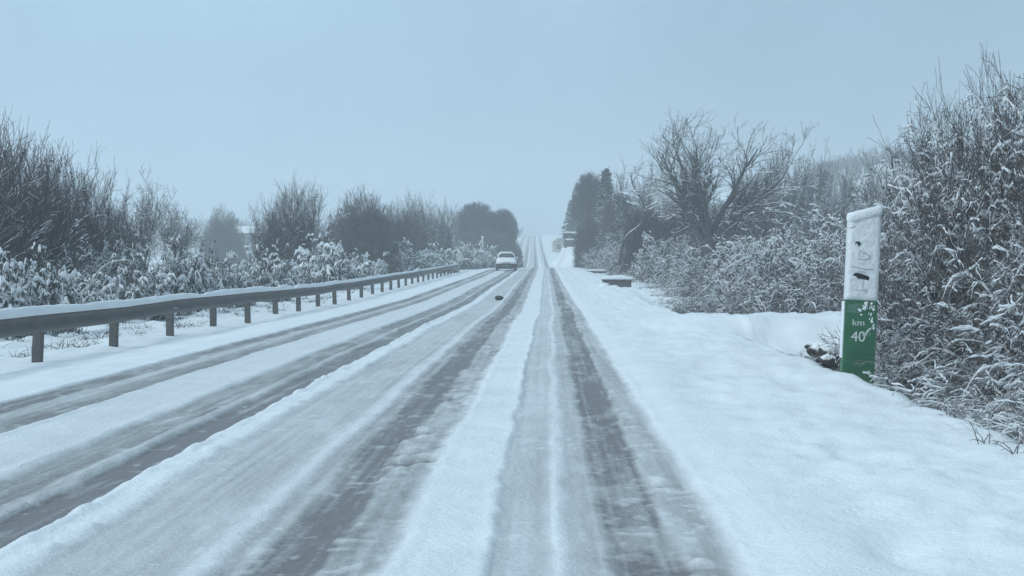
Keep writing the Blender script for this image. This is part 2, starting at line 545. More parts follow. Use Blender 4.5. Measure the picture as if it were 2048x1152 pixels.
def snow_on(parts, s, rng, keep=1.0, S=4, clump=0.0, thr=0.0, zmax=None):
    """Ridges of snow lying along the flatter stretches of the twigs."""
    out = []
    for P, R, _ in parts:
        if keep < 1:
            k = rng.rand(len(P)) < keep
            P, R = P[k], R[k]
        if clump:      # snow gathers on some boughs and leaves others bare
            c = P.mean(1)
            g = vnoise(c[:, 0] * clump + c[:, 2] * clump * .8 + 50, c[:, 1] * clump + c[:, 2] * clump * .55 + 50, 44)
            k = g + .25 * rng.randn(len(P)) > thr
            if zmax: k &= c[:, 2] < zmax * (1 + .25 * g)
            P, R = P[k], R[k]
        if not len(P): continue
        T = np.empty_like(P)
        T[:, 1:-1] = P[:, 2:] - P[:, :-2]
        T[:, 0] = P[:, 1] - P[:, 0]; T[:, -1] = P[:, -1] - P[:, -2]
        T = nrm(T)
        fl = np.clip(1.6 * (1 - np.abs(T[..., 2]) ** 1.2) - .18, 0, 1)
        rs = s * fl * rng.uniform(.25, 1.35, R.shape)
        Q = P.copy(); Q[..., 2] += R * .6 + rs * .45
        out.append((Q, np.maximum(rs, .0005), S))
    return tubes(out)

def leaf_quads(parts, n, size, rng, droop=.4, t0=.3, off=.06):
    """n small leaves scattered along the twigs of parts"""
    P = np.concatenate([p.reshape(-1, 3) if t0 <= 0 else p[:, int(t0 * p.shape[1]):].reshape(-1, 3) for p, _, _ in parts])
    c = P[rng.randint(0, len(P), n)] + rng.randn(n, 3) * off
    c[:, 2] = np.maximum(c[:, 2], .04)
    a = nrm(rng.randn(n, 3) - np.array([0, 0, droop])); b = rng.randn(n, 3)
    b = nrm(b - (a * b).sum(-1, keepdims=True) * a)
    l = size * rng.uniform(.6, 1.4, n)[:, None]; w = l * .38
    V = np.stack([c, c + a * l * .5 + b * w, c + a * l, c + a * l * .5 - b * w], 1).reshape(-1, 3)
    F = np.arange(n * 4).reshape(n, 4)
    return V, F

_ico = None
def blobs(cent, rad, flat, rng, lump=.25):
    global _ico
    if _ico is None:
        bm = bmesh.new(); bmesh.ops.create_icosphere(bm, subdivisions=2, radius=1)
        _ico = (np.array([v.co[:] for v in bm.verts]), np.array([[v.index for v in f.verts] for f in bm.faces])); bm.free()
    v, f = _ico
    n = len(cent)
    sh = 1 + lump * rng.randn(n, len(v))
    sc3 = rad[:, None] * np.array([1, 1, flat])[None] * rng.uniform(.75, 1.3, (n, 3))
    V = cent[:, None] + v[None] * sh[..., None] * sc3[:, None]
    F = f[None] + (np.arange(n) * len(v))[:, None, None]
    return V.reshape(-1, 3), F.reshape(-1, 3)

def disc(n, rx, ry, rng):
    a = rng.uniform(0, 2 * PI, n); r = np.sqrt(rng.rand(n))
    return np.stack([np.cos(a) * r * rx, np.sin(a) * r * ry, np.zeros(n)], -1)

# each maker returns [(part name, mesh)] for a plant of the stated size in metres
def make_bramble(seed, r=1.3, h=2.3, n0=80, n1=10, n2=4, snow=.017, leaves=5200, up=1.0):
    rng = np.random.RandomState(seed)
    s = disc(n0, r * .8, r * .8, rng)
    d = nrm(np.concatenate([s[:, :2] / r * .8 + rng.randn(n0, 2) * .45, np.full((n0, 1), up)], 1))
    P0 = run(s, d, rng.uniform(.8, 1.45, n0) * h, 9, .16, .55, rng)
    R0 = taper(rng.uniform(.007, .014, n0), 9, .3)
    P1, R1 = sub(P0, R0, n1, .15, 1, h * .18, h * .5, .9, .15, 8, .28, .30, .65, rng)
    P2, R2 = sub(P1, R1, n2, .1, 1, h * .07, h * .20, .9, .15, 5, .32, .15, .7, rng)
    R1 = np.maximum(R1, .0035); R2 = np.maximum(R2, .0028)
    parts = [(P0, R0, 5), (P1, R1, 4), (P2, R2, 3)]
    V, F = tubes(parts)
    out = [('stems', mesh_np('bramble_stems', V, F, M_TWIG))]
    if leaves:
        V, F = leaf_quads(parts[1:], leaves, .075, rng)
        out.append(('leaves', mesh_np('bramble_leaves', V, F, M_DEAD, False)))
    # a few long arching canes carrying thick snow
    nc = 22
    Pc = run(disc(nc, r * .9, r * .9, rng), nrm(np.concatenate([rng.randn(nc, 2) * .55, np.full((nc, 1), 1.)], 1)), rng.uniform(.8, 1.5, nc) * h, 12, .09, .75, rng)
    Rc = taper(np.full(nc, .012), 12, .4)
    V, F = snow_on([(Pc, Rc, 4)], snow * 2.3, rng, 1)
    V3, F3 = snow_on(parts, snow * 1.3, rng, .7, 4, 2.2, .15)
    V = np.concatenate([V, V3]); F = np.concatenate([F, F3 + len(V) - len(V3)])
    out.append(('snow', mesh_np('bramble_snow', V, F, M_SNOW)))
    return out

def make_hedge(seed, r=.85, h=4.1, n0=95, snow=.015):
    """dense tall thicket: arching snowy lower twigs, upright bare shoots on top"""
    rng = np.random.RandomState(seed)
    s = disc(n0, r * .75, r * .75, rng)
    d = nrm(np.concatenate([s[:, :2] / r * .55 + rng.randn(n0, 2) * .22, np.full((n0, 1), 1.)], 1))
    P0 = run(s, d, rng.uniform(.5, .9, n0) * h, 10, .17, .12, rng)
    R0 = taper(rng.uniform(.007, .015, n0), 10, .22)
    P1, R1 = sub(P0, R0, 18, .05, .88, h * .06, h * .20, 1.15, 0, 8, .30, .22, .6, rng)
    Pu, Ru = sub(P0, R0, 34, .40, 1, h * .04, h * .11, .70, .26, 5, .10, -.05, .5, rng)
    P2, R2 = sub(P1, R1, 4, .15, 1, h * .025, h * .08, .95, .05, 5, .32, .15, .75, rng)
    R1 = np.maximum(R1, .004); R2 = np.maximum(R2, .003); Ru = np.maximum(Ru, .0035)
    Pc, Rc = sub(P0, R0, 1, .25, .75, h * .22, h * .42, 1.0, .15, 11, .12, .45, .8, rng)     # arching boughs bent by heavy snow
    parts = [(P0, R0, 5), (P1, R1, 4), (P2, R2, 3), (Pu, Ru, 4), (Pc, Rc, 4)]
    V, F = tubes(parts)
    out = [('stems', mesh_np('hedge_stems', V, F, M_TWIG))]
    V, F = leaf_quads([parts[1], parts[2]], 12000, .030, rng, off=.02)
    out.append(('leaves', mesh_np('hedge_leaves', V, F, M_DEAD, False)))
    V, F = snow_on([parts[1], parts[2]], snow * 1.05, rng, .85, 4, 2.6, .04, h * .80)
    V3, F3 = snow_on([(Pc, Rc, 4)], snow * 1.9, rng, .5, 5)
    F = np.concatenate([F, F3 + len(V)]); V = np.concatenate([V, V3])
    out.append(('snow', mesh_np('hedge_snow', V, F, M_SNOW)))
    return out

def make_evergreen(seed, r=.95, h=1.9, ncl=220):
    rng = np.random.RandomState(seed)
    n0 = 60
    s = disc(n0, r * .75, r * .75, rng)
    d = nrm(np.concatenate([s[:, :2] / r * .8 + rng.randn(n0, 2) * .35, np.full((n0, 1), 1.)], 1))
    P0 = run(s, d, rng.uniform(.45, 1.15, n0) * h, 9, .15, .35, rng)
    R0 = taper(rng.uniform(.010, .02, n0), 9, .3)
    P1, R1 = sub(P0, R0, 9, .2, 1, h * .15, h * .40, .85, .15, 8, .26, .35, .6, rng)
    R1 = np.maximum(R1, .005)
    P2, R2 = sub(P1, R1, 4, .1, 1, h * .06, h * .18, .85, .1, 5, .3, .3, .7, rng)
    R2 = np.maximum(R2, .004)
    P3, R3 = sub(P0, R0, 2, .3, .9, h * .3, h * .6, .8, .25, 10, .14, .75, .6, rng)   # drooping, heavily laden boughs
    parts = [(P0, R0, 5), (P1, R1, 4), (P2, R2, 3), (P3, R3, 4)]
    V, F = tubes(parts)
    out = [('stems', mesh_np('shrub_stems', V, F, M_TWIG))]
    V, F = leaf_quads([parts[1], parts[2]], 9000, .075, rng, droop=.9, off=.05)
    out.append(('leaves', mesh_np('shrub_leaves', V, F, M_LEAF, False)))
    V1, F1 = snow_on([parts[1], parts[3]], .060, rng, .85, 5, 2.0, -.08)
    V2, F2 = snow_on([parts[2]], .034, rng, .8, 4, 2.0, .02)
    V3, F3 = snow_on([parts[3]], .070, rng, .5, 6)
    F1 = np.concatenate([F1, F2 + len(V1), F3 + len(V1) + len(V2)]); V1 = np.concatenate([V1, V2, V3])
    out.append(('snow', mesh_np('shrub_snow', V1, F1, M_SNOW)))
    return out

def make_upright(seed, r=1.2, h=5.0, n0=80, mat=None, snow=.014, n1=15):
    rng = np.random.RandomState(seed)
    s = disc(n0, r * .8, r * .8, rng)
    d = nrm(np.concatenate([s[:, :2] / r * .20 + rng.randn(n0, 2) * .08, np.full((n0, 1), 1.)], 1))
    P0 = run(s, d, rng.uniform(.5, 1.0, n0) * h, 10, .065, 0, rng)
    R0 = taper(rng.uniform(.014, .03, n0), 10, .18)
    P1, R1 = sub(P0, R0, n1, .1, .98, h * .10, h * .26, .55, .26, 7, .13, -.05, .55, rng)
    P2, R2 = sub(P1, R1, 5, .1, 1, h * .04, h * .13, .55, .20, 4, .14, 0, .7, rng)
    R1 = np.maximum(R1, .008); R2 = np.maximum(R2, .006)
    parts = [(P0, R0, 5), (P1, R1, 4), (P2, R2, 3)]
    V, F = tubes(parts)
    out = [('stems', mesh_np('thicket_stems', V, F, mat or M_BROWN))]
    V, F = snow_on([parts[1], parts[2]], snow, rng, .4)
    out.append(('snow', mesh_np('thicket_snow', V, F, M_SNOW)))
    return out

def make_tree(seed, h=9.0, spread_=.62, trunk=.25, nl=9, dense=1.0, snow=.022, lean=0.0, trunk_frac=.32, curl=-.10, up=.25, fine=1.0):
    rng = np.random.RandomState(seed)
    K0 = 7
    P0 = run(np.zeros((1, 3)), np.array([[lean, .05, 1.]]), np.array([h * trunk_frac]), K0, .05, 0, rng)
    R0 = taper(np.array([trunk]), K0, .72)
    P1, R1 = sub(P0, R0, nl, .55, 1, h * .48, h * .74, spread_, up, 10, .10, curl, .52, rng, .16)
    P2, R2 = sub(P1, R1, int(12 * dense), .2, .98, h * .13, h * .30, .66, .12, 8, .15, -.06, .55, rng, .2)
    P3, R3 = sub(P2, R2, int(8 * dense), .15, 1, h * .05, h * .14, .75, .08, 5, .2, 0, .6, rng, .3)
    P4, R4 = sub(P3, R3, 3, .2, 1, h * .02, h * .06, .6, .15, 4, .2, 0, .75, rng, .4)
    R2 = np.maximum(R2, .018) ; R3 = np.maximum(R3, .011 * fine); R4 = np.maximum(R4, .008 * fine)
    Vt, Ft = tubes([(P0, R0, 9)])
    out = [('trunk', mesh_np('tree_trunk', Vt, Ft, M_BARK))]
    V, F = tubes([(P1, R1, 7), (P2, R2, 5), (P3, R3, 4), (P4, R4, 3)])
    out.append(('crown', mesh_np('tree_crown', V, F, M_BARK)))
    V, F = snow_on([(P1, R1, 5), (P2, R2, 4), (P3, R3, 4)], snow, rng, .7)
    out.append(('snow', mesh_np('tree_snow', V, F, M_SNOW)))
    return out

def make_dome(seed, r=3.0, h=4.6, n0=150, mat=None, trunk=False, dense=1.0):
    """round dense crown of fine twigs"""
    rng = np.random.RandomState(seed)
    n0 = int(n0 * dense)
    u = rng.uniform(0, 2 * PI, n0); w = rng.uniform(.0, 1, n0)
    if trunk:
        w = rng.uniform(-.35, 1, n0)
        d = np.stack([np.cos(u) * np.sqrt(1 - w * w), np.sin(u) * np.sqrt(1 - w * w), w], -1)
        c0 = np.array([0, 0, h - r * 1.05])
        s = c0 + d * .15
        ln = r * .72 * np.ones(n0)
        d2 = d
    else:
        d2 = np.stack([np.cos(u) * np.sqrt(1 - w * w) * r, np.sin(u) * np.sqrt(1 - w * w) * r, .12 + w * h], -1)
        s = disc(n0, r * .3, r * .3, rng)
        ln = np.linalg.norm(d2, axis=1) * .72
    P0 = run(s, d2, ln * rng.uniform(.95, 1.08, n0), 8, .06, .03, rng)
    R0 = taper(rng.uniform(.02, .045, n0), 8, .25)
    P1, R1 = sub(P0, R0, 11, .15, 1, r * .12, r * .28, .6, .05, 6, .12, 0, .5, rng)
    P2, R2 = sub(P1, R1, 10, .1, 1, r * .06, r * .16, .6, .12, 4, .15, 0, .6, rng)
    R1 = np.maximum(R1, .011); R2 = np.maximum(R2, .009)
    for P in (P0, P1, P2):       # trimmed round by wind and weight: no twig leaves the outline
        if trunk: cc, ax = np.array([0, 0, h - r * 1.05]), np.array([r, r, r * 1.05])
        else: cc, ax = np.zeros(3), np.array([r, r, h])
        q = (P - cc) / ax
        rho = np.linalg.norm(q, axis=-1, keepdims=True)
        P[...] = np.where(rho > .96, cc + (P - cc) / np.maximum(rho, .01) * (.93 + .05 * rng.rand(*rho.shape)), P)
    ns = 5200
    a_ = rng.uniform(0, 2 * PI, ns); w_ = rng.uniform(-.75 if trunk else .02, 1, ns)
    dd = np.stack([np.cos(a_) * np.sqrt(1 - w_ * w_), np.sin(a_) * np.sqrt(1 - w_ * w_), w_], -1)
    bump = 1 + .07 * vnoise(dd[:, 0] * 2.2 + seed, dd[:, 1] * 2.2 + dd[:, 2] * 2, 9)
    Ps = run(cc + dd * ax * (rng.uniform(.55, .9, ns) * bump)[:, None], dd + .5 * rng.randn(ns, 3), rng.uniform(.08, .17, ns) * r, 4, .15, -.05, rng)
    Rs = taper(np.full(ns, .013), 4, .4)
    V, F = tubes([(P0, R0, 5), (P1, R1, 4), (P2, R2, 3), (Ps, Rs, 3)])
    out = []
    if trunk:
        Pt = run(np.zeros((1, 3)), np.array([[0, 0, 1.]]), np.array([h - r]), 6, .03, 0, rng)
        Vt, Ft = tubes([(Pt, taper(np.array([.22]), 6, .6), 8)])
        out.append(('trunk', mesh_np('round_tree_trunk', Vt, Ft, M_BARK)))
    out.append(('crown', mesh_np('dome_crown', V, F, mat or M_BROWN)))
    V, F = leaf_quads([(P1, R1, 4), (P2, R2, 3)], int(9000 * dense), .07, rng, droop=.1, off=.05)
    out.append(('leaves', mesh_np('dome_leaves', V, F, M_DEAD, False)))
    return out

def make_conifer(seed, h=7.0, r=1.3, snow=True):
    rng = np.random.RandomState(seed)
    Pt = run(np.zeros((1, 3)), np.array([[0, 0, 1.]]), np.array([h]), 10, .01, 0, rng)
    Vt, Ft = tubes([(Pt, taper(np.array([.13]), 10, .1), 7)])
    out = [('trunk', mesh_np('conifer_trunk', Vt, Ft, M_BARK))]
    n = 150
    t = np.linspace(.06, .985, n); a = np.arange(n) * 2.4 + rng.randn(n) * .2
    s = np.stack([np.zeros(n), np.zeros(n), t * h], -1)
    d = np.stack([np.cos(a), np.sin(a), np.full(n, .12)], -1)
    P = run(s, d, (1 - t) ** .8 * r * rng.uniform(.8, 1.2, n) + .10, 6, .06, .22, rng)
    R = taper(np.full(n, .018), 6, .3)
    P1, R1 = sub(P, R, 9, .15, 1, .12, .42, .75, -.1, 4, .1, .25, .6, rng, keep_long=.4)
    V, F = tubes([(P, R, 4), (P1, np.maximum(R1, .006), 3)])
    out.append(('branches', mesh_np('conifer_branches', V, F, M_NEEDLE)))
    V, F = leaf_quads([(P, R, 4), (P1, R1, 3)], 7000, .15, rng, droop=.8, t0=0, off=.035)
    out.append(('needles', mesh_np('conifer_needles', V, F, M_NEEDLE, False)))
    V, F = snow_on([(P, R, 4)], .035, rng, .6)
    out.append(('snow', mesh_np('conifer_snow', V, F, M_SNOW)))
    return out

SIZES = {}
def proto(key, parts, h=None, r=None):
    vs = []
    for nm, me in parts:
        if nm in ('trunk', 'snow', 'leaves', 'needles'): continue
        v = np.empty(len(me.vertices) * 3, dtype=np.float32); me.vertices.foreach_get('co', v)
        vs.append(v.reshape(-1, 3))
    v = np.concatenate(vs)
    SIZES[key] = (parts, float(np.percentile(v[:, 2], 99.3)), float(np.percentile(np.hypot(v[:, 0], v[:, 1]), 95)))
for k in range(3): proto('bramble%d' % k, make_bramble(100 + k), 2.05, 2.2)
for k in range(3): proto('evergreen%d' % k, make_evergreen(200 + k), 1.75, 1.7)
for k in range(3): proto('hedge%d' % k, make_hedge(300 + k), 3.9, 2.0)
for k in range(2): proto('upright%d' % k, make_upright(400 + k), 5.1, 1.9)
proto('tree0', make_tree(514, trunk=.50, nl=14, spread_=.80, dense=1.0, trunk_frac=.26, curl=-.05, up=.22, fine=.8))
proto('bushy0', make_tree(521, h=7.5, nl=15, spread_=1.05, dense=1.15, trunk=.19, trunk_frac=.22, curl=-.10, snow=.02, up=.0))
proto('bushy1', make_tree(522, h=7.5, nl=13, spread_=.95, dense=1.15, trunk=.19, trunk_frac=.2, curl=-.06, snow=.02, up=.0))
proto('tree1', make_tree(502, spread_=.45, nl=8, trunk=.2), 9.0, 3.2)
proto('tree2', make_tree(503, spread_=.8, nl=9, trunk=.2, trunk_frac=.25, curl=.06), 7.5, 4.8)
proto('trail0', make_bramble(150, leaves=0, snow=.026), 2.05, 2.2)
proto('dome0', make_dome(601), 4.5, 3.1)
proto('round0', make_dome(603, r=2.6, h=6.5, trunk=True), 6.5, 2.6)
proto('conifer0', make_conifer(701), 7.0, 1.35)

def plant(key, name, cat, X, Y, height, halfw, label, group, rz=None, sink=.05, seed=[0]):
    parts, h, r = SIZES[key]
    seed[0] += 1
    if rz is None: rz = (seed[0] * 2.399) % (2 * PI)
    sx = max(.45, min(2.2, halfw / r)) if halfw else height / h
    o = empty(name, (X, Y, gz(X, Y) - sink), rz, (sx, sx, height / h), label, cat, group)
    for nm, me in parts:
        link(nm, me, o)
    return o

def plant_px(key, name, cat, px, Y, ytop, hw, label, group, **kw):
    X = px2x(px, Y)
    return plant(key, name, cat, X, Y, px2z(ytop, Y) - gz(X, Y), hw / FPX * Y, label, group, **kw)

# ------------------------------------------------------------------ left verge shrubs
G1 = 'snow-laden shrubs behind the guardrail'
for i, (px, Y, yt, hw, lab) in enumerate([
    (-15, 31, 502, 95, 'snow-laden leafy shrub cut by the left picture edge above the guardrail'),
    (72, 34, 512, 75, 'low rounded snowy shrub at the foot of the tall brown thicket'),
    (170, 40, 548, 70, 'low dark shrub thinly snowed, beneath the end of the brown thicket'),
    (275, 43, 508, 80, 'wide snowy shrub below the slender tree with leaning pale stems'),
    (365, 47, 494, 62, 'snowy shrub behind the rail where two pale stems lean'),
    (448, 54, 512, 62, 'bushy snow-clumped shrub left of the upright brown clump'),
    (540, 60, 492, 62, 'snowy shrub in front of the upright brown clump of stems'),
    (655, 76, 482, 65, 'tallest rounded white shrub in front of the brown dome bush'),
    (735, 95, 508, 46, 'small snowy shrub between the white rounded shrub and the hazy one'),
    (805, 115, 484, 66, 'broad hazy shrub with a snowy top below feathery pale trees'),
    (870, 135, 495, 46, 'hazy snow-dusted shrub above the far end of the guardrail'),
    (935, 165, 488, 38, 'furthest small snowy shrub just left of the white car')]):
    plant_px('evergreen%d' % (i % 3), 'shrub', 'shrub', px, Y, yt, hw, lab, G1)

G2 = 'tall bare thicket at the left edge'
for i, (px, Y, yt, hw, lab) in enumerate([
    (-75, 42, 262, 110, 'tall upright brown thicket cut by the left picture edge'),
    (30, 45, 280, 95, 'tallest upright bare thicket beside the left picture edge'),
    (100, 48, 320, 80, 'upright bare thicket one step down from the tallest one'),
    (165, 52, 355, 70, 'sloping end of the bare thicket with short upright stems'),
    (215, 56, 410, 60, 'lowest bare clump at the right end of the brown thicket')]):
    plant_px('upright%d' % (i % 2), 'bare_thicket', 'bare bush', px, Y, yt, hw, lab, G2)
# low brown brush standing in front of and under the thicket
for i, (px, Y, yt, hw, lab) in enumerate([
    (130, 43, 470, 100, 'tangled brown brush under the tall bare thicket'),
    (235, 50, 455, 70, 'tangled brown brush between the thicket and the slender tree')]):
    plant_px('bramble%d' % i, 'brush', 'brush', px, Y, yt, hw, lab, 'brown brush on the left')

plant_px('tree1', 'bare_tree', 'tree', 280, 64, 362, 55, 'slender bare tree with one dark trunk rising over the snowy shrubs', None)
plant_px('tree1', 'bare_tree', 'tree', 345, 74, 398, 50, 'small twin-crowned bare tree right of the slender tree', None, rz=1.0)
plant_px('dome0', 'bush', 'bush', 443, 190, 430, 44, 'lone far round bush fading into haze on the left field', None)
plant_px('upright0', 'bare_thicket', 'bare bush', 545, 85, 400, 45, 'left half of the upright brown clump standing alone behind shrubs', 'isolated clump of upright stems', rz=.7)
plant_px('upright1', 'bare_thicket', 'bare bush', 600, 88, 372, 48, 'taller right half of the upright brown clump behind shrubs', 'isolated clump of upright stems', rz=2.0)
plant_px('dome0', 'bush', 'bush', 720, 112, 402, 75, 'large dark brown dome-shaped bush in the left middle distance', None, rz=1.2)
plant_px('dome0', 'bush', 'bush', 790, 128, 425, 55, 'lower brown bush merging into the right flank of the dome bush', None, rz=2.9)
plant_px('upright0', 'bare_thicket', 'bare bush', 835, 140, 398, 38, 'feathery pale clump of thin trees right of the dome bush', None, rz=4)
plant_px('upright1', 'bare_thicket', 'bare bush', 882, 155, 415, 34, 'low feathery clump left of the two big round trees', None, rz=5)
plant_px('round0', 'round_tree', 'tree', 952, 200, 410, 44, 'largest round-crowned tree above the white car', 'round trees by the road', rz=.4)
plant_px('round0', 'round_tree', 'tree', 1006, 205, 422, 28, 'smaller round-crowned tree directly behind the white car', 'round trees by the road', rz=3.0)
plant_px('dome0', 'bush', 'bush', 965, 195, 462, 60, 'dark bush filling the foot of the two round trees', None, rz=3.3)
plant_px('dome0', 'bush', 'bush', 1010, 198, 470, 34, 'small dark bush at the right foot of the round trees', None, rz=4.3)

# ------------------------------------------------------------------ right side brush
G3 = 'snowy brambles along the right verge'
for i, (X, Y, h, r, lab) in enumerate([
    (5.6, 33.5, 1.45, 1.7, 'snowy bramble with grey stems just behind the side track, nearest of the row'),
    (7.6, 35.0, 2.2, 1.8, 'snowy bramble directly left of the kilometre post top'),
    (9.3, 33.0, 2.3, 1.8, 'bramble hidden mostly by the kilometre post and tall thicket'),
    (4.9, 38.5, 1.3, 1.6, 'bright snowy bramble at the corner where side track meets verge'),
    (6.7, 41.0, 2.3, 1.9, 'tangled bramble second behind the side track'),
    (9.5, 42.0, 2.2, 2.1, 'grey bramble well right of the verge behind the side track'),
    (4.9, 45.0, 1.3, 1.6, 'low bramble at the verge edge before the first culvert wall'),
    (7.2, 49.0, 2.5, 2.0, 'arching bramble below the big bare tree'),
    (11.0, 52.0, 2.6, 2.4, 'wide bramble under the bare trees right of the big one'),
    (5.6, 54.0, 1.5, 1.6, 'small snowy bramble on the verge below the crooked dead tree'),
    (7.0, 60.0, 2.3, 2.1, 'dense bramble rising toward the big bare tree'),
    (13.5, 62.0, 3.0, 2.6, 'tall dark bramble mass near the hazy hillside'),
    (6.4, 65.0, 1.9, 1.7, 'rounded bramble just right of the nearer culvert wall'),
    (10.0, 70.0, 2.7, 2.4, 'bramble at the trunk of the big bare tree'),
    (6.3, 77.0, 2.4, 1.7, 'bramble beyond the nearer culvert wall'),
    (6.2, 88.0, 1.8, 1.6, 'hazy rounded bramble between the two culvert walls'),
    (8.5, 88.0, 2.9, 2.3, 'hazy bramble in front of the crooked dead tree'),
    (14.5, 82.0, 3.2, 2.8, 'bramble below the hazy row of bare trees'),
    (6.0, 106.0, 2.4, 1.7, 'hazy bramble just beyond the farther culvert wall'),
    (9.0, 108.0, 3.2, 2.6, 'brush below the round bare tree right of the conifers'),
    (5.4, 122.0, 2.3, 2.0, 'faint brush at the roadside below the pointed conifer'),
    (8.0, 135.0, 3.2, 2.5, 'faint brush at the foot of the conifer group'),
    (5.6, 145.0, 2.2, 2.0, 'furthest faint brush before the clipped hedge'),
    (18.0, 74.0, 3.4, 3.0, 'dark brush seen left of the tall thicket below the hill')]):
    plant('bramble%d' % (i % 3), 'bramble', 'bramble', X, Y, h, r, lab, G3)

# tall thicket beside the marker post
G4 = 'tall snowy thicket on the right edge'
for i, (X, Y, h, r, lab) in enumerate([
    (5.05, 17.4, 2.55, 1.1, 'thicket whose twigs touch the right side of the kilometre post'),
    (4.55, 17.9, 1.7, .75, 'knee-high thicket filling the gap just behind the right edge of the post'),
    (4.65, 15.6, 1.45, .75, 'knee-high thicket in front of the dense one, right of the post foot'),
    (6.0, 18.6, 3.45, 1.25, 'tall thicket with upright shoots behind the kilometre post, rising right'),
    (5.45, 15.2, 2.8, 1.3, 'dense snowy thicket right of the kilometre post, bulging forward'),
    (6.7, 16.8, 3.75, 1.4, 'tallest thicket at the right picture edge, shoots against the sky'),
    (4.95, 12.6, 2.0, 1.2, 'snowy thicket lower right of the post, hanging over the bank'),
    (5.6, 13.4, 3.1, 1.25, 'thicket leaning in from the right picture edge'),
    (4.15, 10.4, 1.0, .95, 'low thicket nearest the camera at lower right picture edge'),
    (7.3, 20.5, 3.7, 1.6, 'thicket at the back of the tall group, partly hidden'),
    (5.75, 20.2, 3.15, 1.1, 'spiky thicket flank leaning left just above the top of the kilometre post'),
    (6.9, 24.5, 3.5, 1.6, 'rearmost thicket of the tall group, its spiky top sloping down left')]):
    plant('hedge%d' % (i % 3), 'thicket', 'bush', X, Y, h, r, lab, G4)
for i, (X, Y, h, r, lab) in enumerate([
    (4.55, 15.0, .75, .75, 'small snowy bramble at the right foot of the kilometre post'),
    (4.0, 12.9, .65, .8, 'small snowy bramble trailing on the bank below the post'),
    (3.75, 10.8, .55, .75, 'small snowy bramble trailing on the bank at lower right'),
    (4.35, 22.4, .34, .75, 'low snowy twigs among the bared stones left of the post'),
    (3.75, 23.4, .22, .6, 'flattened snowy twigs at the left end of the bared stones')]):
    plant('trail0', 'bramble', 'bramble', X, Y, h, r, lab, 'trailing brambles on the right bank')

# right side trees
plant_px('tree0', 'bare_tree', 'tree', 1414, 84, 243, 0, 'largest bare tree, spreading upright limbs against the sky', None, rz=.5)
GT = 'bare trees in the right-hand belt'
for i, (key, px, Y, yt, hw, lab) in enumerate([
    ('bushy1', 1522, 106, 322, 62, 'narrow bare tree immediately right of the largest bare tree'),
    ('bushy0', 1582, 110, 306, 72, 'tallest rounded bare tree right of the largest bare tree'),
    ('bushy1', 1650, 124, 312, 66, 'hazy bare tree at the right end of the belt below the hill'),
    ('bushy0', 1268, 118, 336, 56, 'round bare tree between the conifers and the largest bare tree'),
    ('bushy1', 1328, 114, 372, 60, 'snowy bare tree behind the left limbs of the largest bare tree'),
    ('bushy0', 1378, 138, 372, 60, 'hazy bare tree low behind the left half of the largest tree'),
    ('bushy1', 1470, 130, 378, 58, 'hazy bare tree behind the right half of the largest tree'),
    ('bushy0', 1240, 142, 380, 50, 'smaller bare tree close to the right of the pointed conifer'),
    ('bushy0', 1700, 146, 378, 58, 'last low bare tree of the belt, left above the kilometre post')]):
    plant_px(key, 'bare_tree', 'tree', px, Y, yt, hw, lab, GT)
for px, Y, yt, hw, lab in [
    (1745, 150, 392, 50, 'hazy bush between the belt of bare trees and the tall thicket'),
    (1660, 108, 432, 60, 'hazy dark bush under the right end of the tree belt'),
    (1545, 100, 425, 60, 'dark bush right of the largest tree trunk'),
    (1470, 98, 430, 55, 'dark bush at the right foot of the largest bare tree'),
    (1350, 98, 435, 55, 'dark bush at the left foot of the largest bare tree'),
    (1290, 104, 420, 45, 'dark bush between the crooked dead tree and the largest tree')]:
    plant_px('dome0', 'bush', 'bush', px, Y, yt, hw, lab, 'dark bushes under the right-hand belt of trees')
plant_px('round0', 'round_tree', 'tree', 1178, 165, 352, 32, 'blunt-topped dark tree left of the pointed conifer', None, rz=1.0)
plant_px('conifer0', 'conifer', 'conifer', 1212, 150, 340, 28, 'pointed conifer beside the blunt-topped dark tree', None, rz=1.0)
plant_px('conifer0', 'conifer', 'conifer', 1145, 208, 400, 20, 'small dark conifer standing nearest the far road', None, rz=2.0)
plant_px('round0', 'round_tree', 'tree', 1240, 140, 395, 34, 'dark bushy tree at the right foot of the pointed conifer', None, rz=2.0)
plant_px('dome0', 'bush', 'bush', 1185, 150, 425, 38, 'dark bush below the blunt-topped tree', None, rz=2.0)

